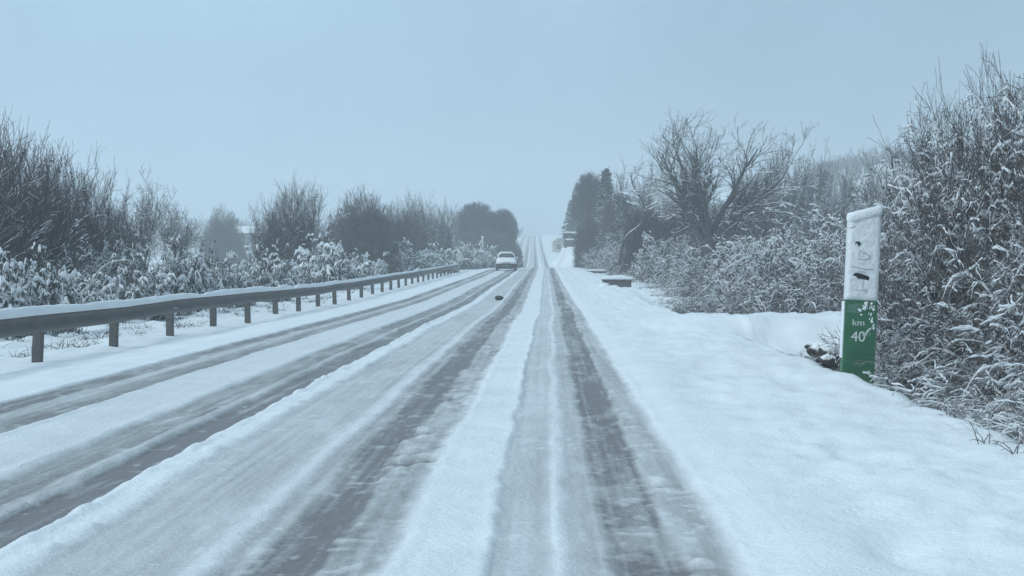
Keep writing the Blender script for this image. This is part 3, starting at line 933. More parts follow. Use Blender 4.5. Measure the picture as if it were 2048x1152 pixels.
# crooked dead tree with a snow-lined trunk
def px_chain(pts, Y):
    return np.array([[px2x(x, Y), Y + dy, px2z(y, Y)] for x, y, dy in pts])
def densify(P, n=24, wob=.0, rng=None):
    t = np.linspace(0, 1, len(P)); u = np.linspace(0, 1, n)
    Q = np.stack([np.interp(u, t, P[:, k]) for k in range(3)], -1)
    for _ in range(2):
        Q[1:-1] = (Q[:-2] + 2 * Q[1:-1] + Q[2:]) / 4
    return Q
def dead_tree():
    Y = 96.0
    rng = np.random.RandomState(5)
    P = densify(px_chain([(1238, 530, 0), (1247, 475, 0), (1272, 458, .2), (1287, 443, .3), (1290, 415, .2), (1278, 390, 0), (1262, 368, -.2), (1262, 345, 0)], Y), 26)
    base = P[0].copy()
    P -= base
    R = np.linspace(.11, .03, 26)
    o = empty('dead_tree', base, label='crooked dead tree with a bent snow-lined trunk among the brambles', cat='tree')
    V, F = tubes([(P[None], R[None], 7)])
    link('trunk', mesh_np('dead_trunk', V, F, M_BARK), o)
    P1, R1 = sub(P[None], R[None], 12, .45, 1, .8, 2.0, .8, .1, 8, .2, .02, .5, rng)
    P2, R2 = sub(P1, R1, 7, .2, 1, .2, .8, .8, .1, 5, .2, 0, .6, rng)
    R1 = np.maximum(R1, .012); R2 = np.maximum(R2, .008)
    V, F = tubes([(P1, R1, 5), (P2, R2, 4)])
    link('branches', mesh_np('dead_branches', V, F, M_BARK), o)
    V, F = snow_on([(P[None], R[None], 5), (P1, R1, 5)], .075, rng)
    link('snow', mesh_np('dead_snow', V, F, M_SNOW), o)
dead_tree()

# pale leaning stems on the left
def pale_stem(pts, Y, r, label):
    P = densify(px_chain(pts, Y), 12)
    b = P[0].copy()
    V, F = tubes([((P - b)[None], np.linspace(r, r * .4, 12)[None], 6)])
    o = link('pale_stem', mesh_np('pale_stem', V, F, M_PALE), None, b)
    tag(o, label, 'dead stem', 'pale dead stems on the left')
pale_stem([(322, 560, 0), (335, 500, 0), (350, 455, .1), (366, 412, .2)], 46, .022, 'longer pale dead stem leaning right over the snowy shrubs')
pale_stem([(285, 560, 0), (300, 490, 0), (312, 458, .1), (320, 440, .2)], 45, .030, 'shorter thicker pale dead stem leaning left of the longer one')
pale_stem([(165, 590, 0), (185, 545, 0), (215, 522, 0), (255, 518, 0), (262, 528, 0)], 36, .025, 'pale snowy stem arching low behind the guardrail')

# far woods
def far_wood(name, spots, seed, label):
    rng = np.random.RandomState(seed)
    parts = []
    for X, Y, h, n, w in spots:
        s = disc(n, w, w, rng) + np.array([X, Y, gz(X, Y)])
        d = np.concatenate([rng.randn(n, 2) * .22, np.ones((n, 1))], 1)
        P = run(s, d, rng.uniform(.5, 1, n) * h, 6, .07, 0, rng, -50)
        R = taper(np.full(n, .08), 6, .3)
        P1, R1 = sub(P, R, 12, .15, 1, h * .12, h * .3, .6, .2, 4, .12, 0, .7, rng)
        P1[..., 2] = np.maximum(P1[..., 2], gz(X, Y))
        parts += [(P, R, 4), (P1, np.maximum(R1, .04), 3)]
    V, F = tubes(parts)
    tag(link(name, mesh_np(name, V, F, M_BROWN)), label, 'woodland', kind='stuff')
rngw = np.random.RandomState(3)
far_wood('distant_woodland', [(rngw.uniform(.085, .30) * yy, yy, rngw.uniform(2.6, 4.8), 9, 3.2) for yy in rngw.uniform(165, 400, 620)], 21,
         'faint grey wooded hillside behind the bare trees on the right')
far_wood('distant_woodland', [(-rngw.uniform(30, 190), rngw.uniform(300, 520), rngw.uniform(4, 8), 7, 3.2) for _ in range(330)], 22,
         'faint grey treeline across the left horizon')
far_wood('distant_woodland', [(-rngw.uniform(9, 30), rngw.uniform(360, 520), rngw.uniform(3, 5), 7, 3.0) for _ in range(30)]
         + [(rngw.uniform(6, 26), rngw.uniform(360, 520), rngw.uniform(3, 5), 7, 3.0) for _ in range(26)], 23,
         'faint trees along the crest where the road disappears')

# ------------------------------------------------------------------ guardrail
def guardrail():
    GX = -7.8
    y0, y1 = 11.0, 131.0
    o = empty('guardrail', (GX, y0, gz(GX, y0)), label='long steel guardrail on dark posts, capped with a ridge of snow', cat='guardrail')
    base = np.array(o.location)
    ys = np.arange(y0, y1 + .01, .5)
    def gx(y): return GX + cx(y)
    gb = zroad(ys) - .17
    # W profile towards the road (local x, z above ground)
    prof = [(.000, .73), (.030, .725), (.078, .69), (.082, .65), (.020, .61), (.012, .575), (.020, .54), (.082, .50), (.078, .46), (.030, .425), (.000, .42),
            (-.004, .42), (.026, .43), (.072, .463), (.076, .50), (.014, .543), (.006, .575), (.014, .607), (.076, .65), (.072, .687), (.026, .72)]
    n = len(prof)
    rng = np.random.RandomState(8)
    wob = np.interp(ys, np.arange(y0, y1 + 4, 4), rng.randn(len(np.arange(y0, y1 + 4, 4))) * .010)
    V = np.array([[gx(y) + px, y, gb[i] + pz + wob[i]] for i, y in enumerate(ys) for px, pz in prof]) - base
    i = np.arange(len(ys) * n).reshape(len(ys), n); j = np.roll(i, -1, 1)
    F = np.stack([i[:-1], i[1:], j[1:], j[:-1]], -1).reshape(-1, 4)
    link('rail', mesh_np('rail', V, F, M_STEEL), o)
    # overlapping splice plates
    for k, y in enumerate(np.arange(18.9, y1 - 2, 12.0)):
        gbk = float(zroad(y)) - .17
        W = [(px + (.004 if q < 11 else .0), pz) for q, (px, pz) in enumerate(prof)][:11]
        VV = np.array([[gx(yy) + px + .003, yy, gbk + pz + np.interp(yy, ys, wob)] for yy in (y - .16, y + .16) for px, pz in W]) - base
        ii = np.arange(22).reshape(2, 11)
        FF = np.stack([ii[0, :-1], ii[1, :-1], ii[1, 1:], ii[0, 1:]], -1)
        pl = link('splice_plate', mesh_np('splice_plate', VV, FF, M_STEEL, False), o)
    # terminal at the far end: flared fish-tail plate
    bm = bmesh.new()
    bm_box(bm, (gx(y1) + .03 - base[0], y1 + .02 - base[1], float(zroad(y1)) - .17 + .575 - base[2]), (.12, .10, .36), .03)
    bm_obj('end_cap', bm, M_POST, o, True)
    # posts
    for y in np.arange(18.65 - 8, y1 - .5, 4.05):
        z0 = gz(gx(y) - .12, y)
        bm = bmesh.new()
        bm_box(bm, (gx(y) - .075 - base[0], y - base[1], (z0 - .25 + float(zroad(y)) - .17 + .66) / 2 - base[2]), (.14, .15, float(zroad(y)) - .17 + .66 - z0 + .25), .012,
               Matrix.Rotation(random.Random(int(y)).uniform(-.05, .05), 3, 'Y'))
        bm_obj('post', bm, M_POST, o)
    # ridge of snow
    ys2 = np.arange(y0, y1, .12)
    th = .10 + .035 * fbm(ys2 * .5, ys2 * 0, 3, 40) + .015 * vnoise(ys2 * 3, ys2 * 0, 41)
    th = th * np.interp(ys2, [11, 60, 131], [1.12, .85, .55])
    dip = np.exp(-((ys2 - 33.2) / .5) ** 2) * .6 + np.exp(-((ys2 - 45.6) / .35) ** 2) * .85
    th = np.maximum(th * (1 - dip), .012)
    wd = .085 + .02 * vnoise(ys2 * 1.2, ys2 * 0, 42)
    S = 9
    a = np.linspace(-.15, PI + .15, S)
    gb2 = zroad(ys2) - .17 + np.interp(ys2, ys, wob)
    V = np.array([[gx(y) + .035 + math.cos(q) * wd[k], y, gb2[k] + .705 + max(-.012, math.sin(q)) * (th[k] + .03)] for k, y in enumerate(ys2) for q in a]) - base
    i = np.arange(len(ys2) * S).reshape(len(ys2), S); j = np.roll(i, -1, 1)
    F = np.stack([i[:-1], i[1:], j[1:], j[:-1]], -1).reshape(-1, 4)
    link('snow_cap', mesh_np('snow_cap', V, F, M_SNOW), o)
guardrail()

# rough grass poking out of the snow behind the rail: uncountable
def grass():
    rng = np.random.RandomState(31)
    parts = []
    for _ in range(150):
        y = 17 + 55 * rng.rand() ** 1.4; x = -rng.uniform(8.4, 11.2)
        n = 14
        s = disc(n, .16, .12, rng) + np.array([x, y, gz(x, y) - .03])
        d = np.concatenate([rng.randn(n, 2) * .6, np.full((n, 1), .8)], 1)
        P = run(s, d, rng.uniform(.12, .36, n), 5, .15, .5, rng, -5)
        parts.append((P, taper(np.full(n, .007), 5, .3), 3))
    V, F = tubes(parts)
    V2, F2 = snow_on(parts, .022, rng)
    tag(link('grass', mesh_np('grass', V, F, M_TWIG)), 'snowy rough grass poking out of the bank behind the guardrail', 'grass', kind='stuff')
grass()

# ------------------------------------------------------------------ kilometre post
def text_mesh(body, size, depth, mat, name, parent, loc, rot_z=0.0, sx=1.0):
    cu = bpy.data.curves.new(name, 'FONT')
    cu.body = body; cu.size = size; cu.extrude = depth; cu.align_x = 'CENTER'; cu.align_y = 'CENTER'
    tmp = bpy.data.objects.new('tmp', cu)
    C.objects.link(tmp)
    dg = bpy.context.evaluated_depsgraph_get()
    me = bpy.data.meshes.new_from_object(tmp.evaluated_get(dg))
    bpy.data.objects.remove(tmp)
    me.materials.clear(); me.materials.append(mat)
    o = link(name, me, parent, loc)
    o.rotation_euler = (PI / 2, 0, rot_z)
    o.scale = (sx, 1, 1)
    return o

def km_post():
    Y = 16.2
    k = Y / FPX
    X = px2x(1711, Y)
    zb = px2z(757, Y)
    o = empty('kilometre_post', (X, Y, zb), label='leaning kilometre post, green below and snow-plastered white above, reading km 40', cat='marker post')
    o.rotation_euler = (R_(-1.0), R_(2.6), 0)
    w, th = 64 * k, .13
    hg = 157 * k         # green part
    hw = 163 * k         # white part
    bm = bmesh.new(); bm_box(bm, (0, 0, hg / 2 - .15), (w, th, hg + .3), .008)
    bm_obj('green_base', bm, M_GREEN, o)
    # white part with its slanted top
    bm = bmesh.new()
    vs = bm_box(bm, (0, 0, hg + hw / 2 + .001), (w * .985, th * .98, hw), .01)
    for v in vs:
        if v.co.z > hg + hw * .9: v.co.z += v.co.x / w * .09
    bm_obj('white_top', bm, M_WHITE, o)
    # snow plastered on the front of the white part
    nx, nz = 22, 56
    rng = np.random.RandomState(4)
    us, ws = np.meshgrid(np.linspace(-.5, .5, nx), np.linspace(0, 1, nz))
    thick = .016 + .009 * fbm(us * 5, ws * 8, 3, 50) + .010 * sst(.6, 1, ws)
    edge = np.minimum(sst(-.5, -.42, us), 1 - sst(.42, .5, us)) * sst(0, .03, ws)
    # shallow hollows where letters keep the snow off
    def hollow(u0, w0, su, sw, dpt): return dpt * np.exp(-(((us - u0) / su) ** 2 + ((ws - w0) / sw) ** 2))
    thick = thick - hollow(-.12, .66, .08, .035, .014) - hollow(-.02, .31, .26, .028, .014) + hollow(0, .73, .3, .02, .006) - hollow(.12, .52, .2, .02, .006) - hollow(0, .42, .3, .015, .005)
    thick = np.maximum(thick, .003) * edge - .004 * (1 - edge)
    V = np.stack([us * w * 1.0, -th / 2 - thick, hg + .004 + ws * (hw + .0) + us * .09 * (ws > .9)], -1).reshape(-1, 3)
    i = np.arange(nx * nz).reshape(nz, nx)
    F = np.stack([i[:-1, :-1], i[:-1, 1:], i[1:, 1:], i[1:, :-1]], -1).reshape(-1, 4)
    link('plastered_snow', mesh_np('plastered_snow', V, F, M_SNOW), o)
    # snow cap: rounded, higher on the right
    bm = bmesh.new()
    vs = bm_box(bm, (0, -.014, hg + hw + .045), (w * 1.05, th + .07, .12), .045)
    for v in vs: v.co.z += v.co.x / w * .09 + .012 * math.sin(v.co.x * 19)
    bm_obj('snow_cap', bm, M_SNOW, o, True)
    # left edge carries snow too
    bm = bmesh.new(); bm_box(bm, (-w / 2 - .006, 0, hg * .62), (.018, th * .8, hg * .72), .006)
    bm_obj('side_snow', bm, M_SNOW, o, True)
    # dark marks showing through: flat shapes a few mm proud of the snow
    def blob(name, pts, mat, y=-th / 2 - .018, d=.012):
        bm = bmesh.new()
        f = bm.faces.new([bm.verts.new((x, y, z)) for x, z in pts])
        r = bmesh.ops.extrude_face_region(bm, geom=[f])
        bmesh.ops.translate(bm, verts=[q for q in r['geom'] if isinstance(q, bmesh.types.BMVert)], vec=(0, d, 0))
        return bm_obj(name, bm, mat, o)
    def P(px, py):          # photo pixel -> post coordinates, following its lean
        return ((px - 1711) * k - math.tan(R_(2.6)) * (757 - py) * k, (757 - py) * k)
    rr = random.Random(2)
    blob('dark_spot', [P(1710 + 5.6 * math.cos(a) * rr.uniform(.8, 1.15), 488 - 5.4 * math.sin(a) * rr.uniform(.8, 1.15)) for a in np.linspace(0, 2 * PI, 12, endpoint=False)], M_BLACK)
    blob('dark_bar', [P(x, y) for x, y in ((1701, 557), (1701, 550), (1705, 546), (1718, 548), (1732, 552), (1733, 556), (1731, 560), (1722, 558), (1710, 557))][::-1], M_BLACK)
    def stroke(name, pts, r, mat):
        q = np.array([[P(x, y)[0], -th / 2 - .017, P(x, y)[1]] for x, y in pts])
        q = densify(q, 12)
        V, F = tubes([(q[None], np.full((1, 12), r), 5)])
        return link(name, mesh_np(name, V, F, mat), o)
    stroke('faint_letter', [(1709, 519), (1722, 520), (1733, 517), (1736, 513), (1728, 507), (1718, 504)], .005, M_GREYMARK)
    stroke('faint_letter', [(1712, 518), (1714, 508), (1716, 500)], .004, M_GREYMARK)
    stroke('faint_line', [(1697, 533), (1710, 536), (1728, 538), (1740, 538)], .005, M_GREYMARK)
    stroke('faint_letter', [(1720, 562), (1720, 570), (1718, 576)], .004, M_GREYMARK)
    stroke('faint_letter', [(1704, 580), (1716, 580), (1729, 580)], .005, M_GREYMARK)
    stroke('faint_line', [(1706, 476), (1720, 473), (1727, 473)], .003, M_GREYMARK)
    # writing on the green
    def put(body, px, py, size, name, mat, sx=1.0, y=-th / 2 - .001):
        x, z = P(px, py)
        return text_mesh(body, size, .0015, mat, name, o, (x, y, z), 0, sx)
    put('km', 1712, 645, 15.5 * k * 1.15, 'lettering', M_WHITE, 1.15)
    put('40', 1711.5, 673, 29 * k, 'lettering', M_WHITE, 1.0)
    blob('pale_panel', [P(1690, 608), P(1717, 606), P(1716, 625), P(1689, 627)][::-1], M_PALEGREEN, -th / 2 - .002, .002)
    # snow sticking to the green face
    cs = []
    for px, py, s in ((1727, 607, 5), (1724, 616, 5), (1716, 620, 4), (1738, 606, 4), (1742, 618, 4), (1737, 628, 3), (1739, 641, 4), (1730, 661, 3.2), (1735, 657, 2.5), (1742, 655, 3), (1727, 667, 2.4), (1736, 612, 3), (1741, 650, 2.2)):
        x, z = P(px, py); cs.append((x, -th / 2, z, s * k * .62))
        for _ in range(4):
            cs.append((x + rng.normal(0, 3.2 * k), -th / 2, z + rng.normal(0, 3.6 * k), s * k * rng.uniform(.15, .5)))
    cs = np.array(cs)
    V, F = blobs(cs[:, :3], cs[:, 3], 1.2, rng, .2)
    link('clinging_snow', mesh_np('clinging_snow', V, F, M_SNOW), o)
km_post()

# exposed dark earth and stones left of the post
def rock(name, loc, s, seed, mat, label, cat, group=None, snow=True):
    rng = np.random.RandomState(seed)
    bm = bmesh.new(); bmesh.ops.create_icosphere(bm, subdivisions=3, radius=1)
    for v in bm.verts:
        n = v.co.normalized()
        f = 1 + .28 * float(fbm(n.x * 1.7 + seed, n.y * 1.7 + n.z, 3, seed)) + .12 * float(vnoise(n.x * 5 + seed, n.z * 5 + n.y * 3, 3))
        v.co = Vector((n.x * s[0] * f, n.y * s[1] * f, n.z * s[2] * f))
    o = bm_obj(name, bm, mat, None, True)
    o.location = loc
    o.rotation_euler = (0, 0, seed * 1.3)
    return tag(o, label, cat, group)
G5 = 'dark stones bared in the ditch'
for i, (px, py, Y, s, lab) in enumerate([
    (1664, 702, 22.0, (.30, .24, .19), 'biggest dark stone against the left side of the kilometre post'),
    (1636, 694, 22.6, (.19, .16, .12), 'reddish dark stone left of the biggest one beside the post'),
    (1622, 690, 23.0, (.10, .10, .07), 'small dark stone at the left end of the bared patch'),
    (1655, 716, 21.4, (.16, .12, .07), 'flat dark stone just below the biggest one')]):
    X = px2x(px, Y)
    rock('stone', (X, Y, max(gz(X, Y) + s[2] * .25, px2z(py, Y) - s[2] * .3)), s, 3 + i, M_STONE, lab, 'stone', G5)
tag(rock('debris_lump', (px2x(998, 53), 53, gz(px2x(998, 53), 53) + .075), (.19, .12, .085), 21, M_LUMP, 'small dark lump of debris lying on the snow between the lanes', 'debris'))

# dry weed stalks standing out of the bank
def weed(X, Y, h, seed, label, r=.004):
    rng = np.random.RandomState(seed)
    n = 5
    s = disc(n, .05, .05, rng)
    d = np.concatenate([rng.randn(n, 2) * .45, np.ones((n, 1))], 1)
    P = run(s, d, rng.uniform(.6, 1, n) * h, 7, .12, .25, rng)
    Rr = taper(np.full(n, r), 7, .4)
    P1, R1 = sub(P, Rr, 4, .4, 1, h * .1, h * .3, .8, 0, 4, .2, .2, .8, rng)
    V, F = tubes([(P, Rr, 4), (P1, R1, 3)])
    o = link('dry_weed', mesh_np('dry_weed', V, F, M_TWIG), None, (X, Y, gz(X, Y) - .02))
    tag(o, label, 'weed', 'dry weeds on the right bank')
for i, (px, Y, h, lab) in enumerate([
    (2028, 9.6, .26, 'dry weed stalks at the right picture edge below the thicket'),
    (1962, 10.4, .22, 'bent dry weed on the bank left of the edge stalks'),
    (1900, 12.2, .18, 'short dry weed at the foot of the thicket'),
    (1790, 14.6, .26, 'dry weed close to the right foot of the kilometre post'),
    (1600, 23.5, .30, 'dry weed left of the bared stones'),
    (1520, 25.0, .22, 'thin dry weed farthest left on the side track bank'),
    (1560, 23.6, .24, 'dry weed between the farthest left one and the bared stones'),
    (1625, 21.0, .2, 'dry weed standing just in front of the bared stones'),
    (1672, 17.0, .55, 'curved dry stalk rising beside the left edge of the post')]):
    weed(px2x(px, Y), Y, h, 60 + i, lab)

# ------------------------------------------------------------------ culvert parapets
def parapet(px0, px1, py_top, Y, label):
    X0, X1 = px2x(px0, Y), px2x(px1, Y)
    zt = px2z(py_top, Y)
    xc, w = (X0 + X1) / 2, X1 - X0
    zb = gz(xc, Y) - .35
    o = empty('culvert_wall', (xc, Y, zb), label=label, cat='culvert wall', group='low culvert walls on the right verge')
    H = zt - .10 - zb
    bm = bmesh.new(); bm_box(bm, (0, 0, H / 2), (w * .94, .35, H), .03)
    bm_obj('wall', bm, M_CONC, o)
    bm = bmesh.new(); bm_box(bm, (0, 0, H + .03), (w, .45, .06), .015)
    bm_obj('coping', bm, M_CONC, o)
    bm = bmesh.new(); vs = bm_box(bm, (0, 0, H + .125), (w * 1.02, .50, .14), .05)
    bm_obj('snow_cap', bm, M_SNOW, o, True)
    V, F = blobs(np.array([[-w * .42, -.30, H * .5], [-w * .1, -.40, H * .36], [w * .25, -.42, H * .22]]), np.array([.42, .40, .34]) * w * .5, .62, np.random.RandomState(9), .05)
    link('snow_drift', mesh_np('snow_drift', V, F, M_SNOW), o)
parapet(1203, 1264, 557, 70, 'nearer low dark culvert wall with a flat snow cap')
parapet(1178, 1214, 541, 112, 'farther smaller culvert wall with a flat snow cap')

# clipped hedge and low wall
def clipped_hedge():
    Y = 196; X0, X1 = px2x(1128, Y), px2x(1176, Y)
    z = gz((X0 + X1) / 2, Y)
    o = empty('clipped_hedge', ((X0 + X1) / 2, Y, z), label='clipped dark hedge with a straight snowy top near the small conifer', cat='hedge')
    w = X1 - X0; h = px2z(466, Y) - z
    rng = np.random.RandomState(6)
    n = 5200
    c = rng.uniform(-.5, .5, (n, 3)) * np.array([w, 1.0, h + .8]) + np.array([0, 0, h / 2 - .4])
    a = nrm(rng.randn(n, 3)); b = nrm(np.cross(a, rng.randn(n, 3)))
    l = rng.uniform(.10, .22, n)[:, None]
    V = np.stack([c - a * l, c + b * l * .6, c + a * l, c - b * l * .6], 1).reshape(-1, 3)
    link('foliage', mesh_np('hedge_foliage', V, np.arange(n * 4).reshape(n, 4), M_NEEDLE, False), o)
    bm = bmesh.new(); vs = bm_box(bm, (0, 0, h + .06), (w * 1.02, 1.0, .22), .08)
    bm_obj('snow_cap', bm, M_SNOW, o, True)
    return o
clipped_hedge()
def low_wall():
    Y = 172; X0, X1 = px2x(1131, Y), px2x(1166, Y)
    z = gz((X0 + X1) / 2, Y) - .2
    o = empty('garden_wall', ((X0 + X1) / 2, Y, z), label='low grey garden wall with snow along its top in front of the clipped hedge', cat='wall')
    w = X1 - X0; h = px2z(480, Y) - z
    bm = bmesh.new(); bm_box(bm, (0, 0, h / 2), (w, .3, h), .02); bm_obj('wall', bm, M_CONC, o)
    bm = bmesh.new(); bm_box(bm, (0, 0, h + .07), (w * 1.02, .42, .16), .06); bm_obj('snow_cap', bm, M_SNOW, o, True)
low_wall()

# ------------------------------------------------------------------ houses in the haze
def house(X, Y, z, w, d, h, rh, label, wallm, win=True, name='house'):
    o = empty(name, (X, Y, z), label=label, cat=name)
    bm = bmesh.new()
    pts = [(-w / 2, 0), (w / 2, 0), (w / 2, h), (0, h + rh), (-w / 2, h)]
    a = [bm.verts.new((x, -d / 2, zz)) for x, zz in pts]; b = [bm.verts.new((x, d / 2, zz)) for x, zz in pts]
    bm.faces.new(a[::-1]); bm.faces.new(b)
    for i in range(5):
        j = (i + 1) % 5
        bm.faces.new([a[i], a[j], b[j], b[i]])
    bm_obj('wall', bm, wallm, o)
    bm = bmesh.new()
    t = .28; ov = .35
    prof = [(-w / 2 - ov, h - ov * rh / (w / 2) + .01), (0, h + rh + .01), (w / 2 + ov, h - ov * rh / (w / 2) + .01),
            (w / 2 + ov, h - ov * rh / (w / 2) + t), (0, h + rh + t), (-w / 2 - ov, h - ov * rh / (w / 2) + t)]
    a = [bm.verts.new((x, -d / 2 - ov, zz)) for x, zz in prof]; b = [bm.verts.new((x, d / 2 + ov, zz)) for x, zz in prof]
    bm.faces.new(a[::-1]); bm.faces.new(b)
    for i in range(6):
        j = (i + 1) % 6
        bm.faces.new([a[i], a[j], b[j], b[i]])
    bm_obj('roof', bm, M_SNOW, o)
    if win:
        for x in (-.0,):
            bm = bmesh.new(); bm_box(bm, (x, -d / 2 - .03, h * .55), (1.0, .06, 1.2), .01); wn = bm_obj('window', bm, M_PLAST, o)
            bm = bmesh.new(); bm_box(bm, (x, -d / 2 - .065, h * .55), (.84, .012, 1.04)); bm_obj('pane', bm, M_GLASS, wn)
    return o
Yh = 330
house(px2x(1117, Yh), Yh, gz(px2x(1117, Yh), Yh) - .1, 2.7, 5, 2.3, 1.0, 'small ochre house with a snowy roof beside the far road', M_WALL)
Yh = 235
b_ = house(px2x(493, Yh), Yh, gz(px2x(493, Yh), Yh) - .1, 4.0, 3.6, px2z(464, Yh) - gz(px2x(493, Yh), Yh), .75, 'far grey barn whose white roof shows between the lone bush and the upright clump', M_CONC, False, 'barn')
b_.rotation_euler = (0, 0, PI / 2)

# small white post in front of the round trees
plant_px('evergreen1', 'shrub', 'shrub', 960, 172, 489, 34, 'little snowy shrub beneath the white roadside post', G1)
def white_post():
    Y = 180; X = px2x(965, Y); z = gz(X, Y)
    o = empty('delineator_post', (X, Y, z), label='small white roadside post in front of the round trees', cat='post')
    H = px2z(474, Y) - z
    bm = bmesh.new(); vs = bm_box(bm, (0, 0, H / 2 - .1), (.16, .10, H + .2), .03); bm_obj('body', bm, M_WHITE, o)
    bm = bmesh.new(); bm_box(bm, (0, 0, H - .02), (.26, .2, .28), .09); bm_obj('snow_cap', bm, M_SNOW, o, True)
white_post()

# ------------------------------------------------------------------ white car, facing the camera
def car():
    Y = 131.0
    X = px2x(1012.5, Y)
    o = empty('car', (X, Y, float(zroad(Y)) - .04), label='white car with dark lower bumper and snowy roof on the left lane', cat='car')
    o.rotation_euler = (0, 0, R_(1.5))
    # y is negative toward the camera (front)
    def loft(name, st, mat, parent=o, smooth=True):
        bm = bmesh.new(); rings = []
        for y, pts in st:
            rings.append([bm.verts.new((x, y, z)) for x, z in pts])
        n = len(rings[0])
        for a, b in zip(rings[:-1], rings[1:]):
            for i in range(n):
                j = (i + 1) % n
                bm.faces.new([a[i], a[j], b[j], b[i]])
        bm.faces.new(rings[0][::-1]); bm.faces.new(rings[-1])
        return bm_obj(name, bm, mat, parent, smooth)
    def sec(hw, z0, z1, tuck=.06, crown=.03):
        return [(-hw + tuck, z0), (hw - tuck, z0), (hw, z0 + (z1 - z0) * .35), (hw, z0 + (z1 - z0) * .7), (hw - .07, z1 - .01), (hw * .5, z1 + crown * .7), (0, z1 + crown), (-hw * .5, z1 + crown * .7), (-hw + .07, z1 - .01), (-hw, z0 + (z1 - z0) * .7), (-hw, z0 + (z1 - z0) * .35)]
    loft('body', [(-2.02, sec(.72, .50, .86)), (-1.92, sec(.84, .44, .94)), (-1.6, sec(.88, .40, 1.02)), (-1.0, sec(.90, .36, 1.09)), (-.8, sec(.90, .34, 1.11)),
                  (1.2, sec(.90, .34, 1.11)), (1.75, sec(.88, .36, 1.10)), (1.98, sec(.82, .44, 1.0))], M_CARW)
    def csec(hb, ht, z0, z1): return [(-hb, z0), (hb, z0), (hb * .97, z0 + .12), (ht + .05, z1 - .08), (ht, z1 - .02), (ht * .5, z1 + .02), (-ht * .5, z1 + .02), (-ht, z1 - .02), (-ht - .05, z1 - .08), (-hb * .97, z0 + .12)]
    loft('cabin', [(-1.02, csec(.80, .74, 1.03, 1.14)), (-.55, csec(.83, .69, 1.04, 1.40)), (-.18, csec(.83, .66, 1.04, 1.57)), (.4, csec(.83, .67, 1.04, 1.60)), (1.3, csec(.82, .66, 1.04, 1.56)), (1.75, csec(.80, .64, 1.04, 1.38)), (1.9, csec(.76, .62, 1.04, 1.12))], M_CARW)
    # windscreen lies on the sloping front of the cabin
    def panel(name, pts, mat, th=.02, parent=o, off=(0, -1, 0)):
        bm = bmesh.new()
        f = bm.faces.new([bm.verts.new(p) for p in pts])
        r = bmesh.ops.extrude_face_region(bm, geom=[f])
        bmesh.ops.translate(bm, verts=[q for q in r['geom'] if isinstance(q, bmesh.types.BMVert)], vec=Vector(off) * th)
        return bm_obj(name, bm, mat, parent)
    ws = panel('windscreen', [(-.69, -.92, 1.20), (.69, -.92, 1.20), (.63, -.62, 1.38), (.50, -.27, 1.525), (.25, -.21, 1.55), (-.25, -.21, 1.55), (-.50, -.27, 1.525), (-.63, -.62, 1.38)], M_GLASS, .03, off=(0, -.7, .7))
    bm = bmesh.new(); bm_box(bm, (-.2, -.93, 1.25), (.75, .015, .02)); bm_box(bm, (.4, -.93, 1.26), (.6, .015, .02)); bm_obj('wiper', bm, M_PLAST, ws)
    for s in (-1, 1):
        panel('side_window', [(s * .80, -.5, 1.16), (s * .80, 1.4, 1.16), (s * .69, 1.15, 1.48), (s * .69, -.1, 1.51)], M_GLASS, .03, off=(s, 0, .2))
        hl = panel('headlight', [(s * .46, -2.01, .80), (s * .80, -1.92, .86), (s * .83, -1.89, .74), (s * .49, -2.01, .70)], M_LAMP, .035)
        mr = bmesh.new(); bm_box(mr, (s * .97, -.62, 1.18), (.17, .10, .13), .03); m = bm_obj('mirror', mr, M_CARW, o, True)
        bm = bmesh.new(); bm_box(bm, (s * .97, -.56, 1.18), (.16, .012, .10)); bm_obj('mirror_glass', bm, M_GLASS, m)
        for y in (-1.25, 1.28):
            w = bmesh.new()
            bmesh.ops.create_cone(w, cap_ends=True, segments=24, radius1=.33, radius2=.33, depth=.21, matrix=Matrix.Translation((s * .80, y, .33)) @ Matrix.Rotation(PI / 2, 4, 'Y'))
            wo_ = bm_obj('wheel', w, M_TYRE, o)
            w = bmesh.new()
            bmesh.ops.create_cone(w, cap_ends=True, segments=20, radius1=.21, radius2=.19, depth=.02, matrix=Matrix.Translation((s * .912, y, .33)) @ Matrix.Rotation(s * PI / 2, 4, 'Y'))
            bm_obj('rim', w, M_RIM, wo_)
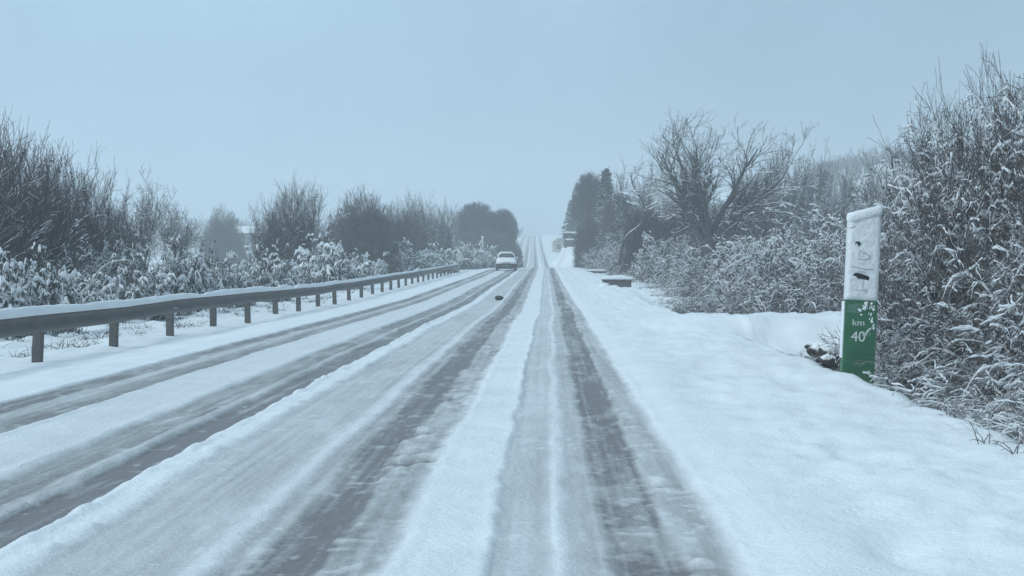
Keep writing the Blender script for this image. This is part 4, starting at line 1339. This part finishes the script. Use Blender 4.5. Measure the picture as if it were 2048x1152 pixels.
    bp = loft('bumper', [(-2.10, [(-.78, .24), (.78, .24), (.80, .64), (-.80, .64)]), (-1.9, [(-.90, .20), (.90, .20), (.91, .66), (-.91, .66)]), (-1.62, [(-.92, .22), (.92, .22), (.92, .5), (-.92, .5)])], M_PLAST, smooth=False)
    panel('grille', [(-.34, -2.03, .70), (.34, -2.03, .70), (.35, -2.02, .755), (-.35, -2.02, .755)], M_PLAST, .03)
    pl = panel('number_plate', [(-.26, -2.10, .40), (.26, -2.10, .40), (.26, -2.10, .51), (-.26, -2.10, .51)], M_PALEGREEN, .012)
    loft('sill', [(-.9, [(-.915, .24), (.915, .24), (.915, .40), (-.915, .40)]), (.95, [(-.915, .24), (.915, .24), (.915, .40), (-.915, .40)])], M_PLAST, smooth=False)
    loft('rear_bumper', [(1.6, [(-.90, .26), (.90, .26), (.90, .5), (-.90, .5)]), (2.06, [(-.80, .26), (.80, .26), (.80, .55), (-.80, .55)])], M_PLAST, smooth=False)
    # snow on the roof and the bonnet
    loft('roof_snow', [(-.16, [(-.60, 1.57), (.60, 1.57), (.5, 1.63), (-.5, 1.63)]), (.0, [(-.66, 1.58), (.66, 1.58), (.55, 1.71), (-.55, 1.71)]), (1.2, [(-.64, 1.56), (.64, 1.56), (.54, 1.68), (-.54, 1.68)]), (1.5, [(-.6, 1.5), (.6, 1.5), (.5, 1.56), (-.5, 1.56)])], M_SNOW)
car()

# ------------------------------------------------------------------ haze
def haze():
    m = bpy.data.materials.new('haze')
    m.use_nodes = True
    nt = m.node_tree; nt.nodes.clear()
    out = nt.nodes.new('ShaderNodeOutputMaterial')
    v = nt.nodes.new('ShaderNodeVolumePrincipled')
    v.inputs['Color'].default_value = (.90, .94, .97, 1)
    v.inputs['Density'].default_value = HAZE_DENSITY
    v.inputs['Anisotropy'].default_value = .0
    nt.links.new(v.outputs[0], out.inputs['Volume'])
    bm = bmesh.new()
    bm_box(bm, (0, 420, 21), (1500, 1060, 66))
    o = bm_obj('haze', bm, m)
    tag(o, kind='stuff')
haze()
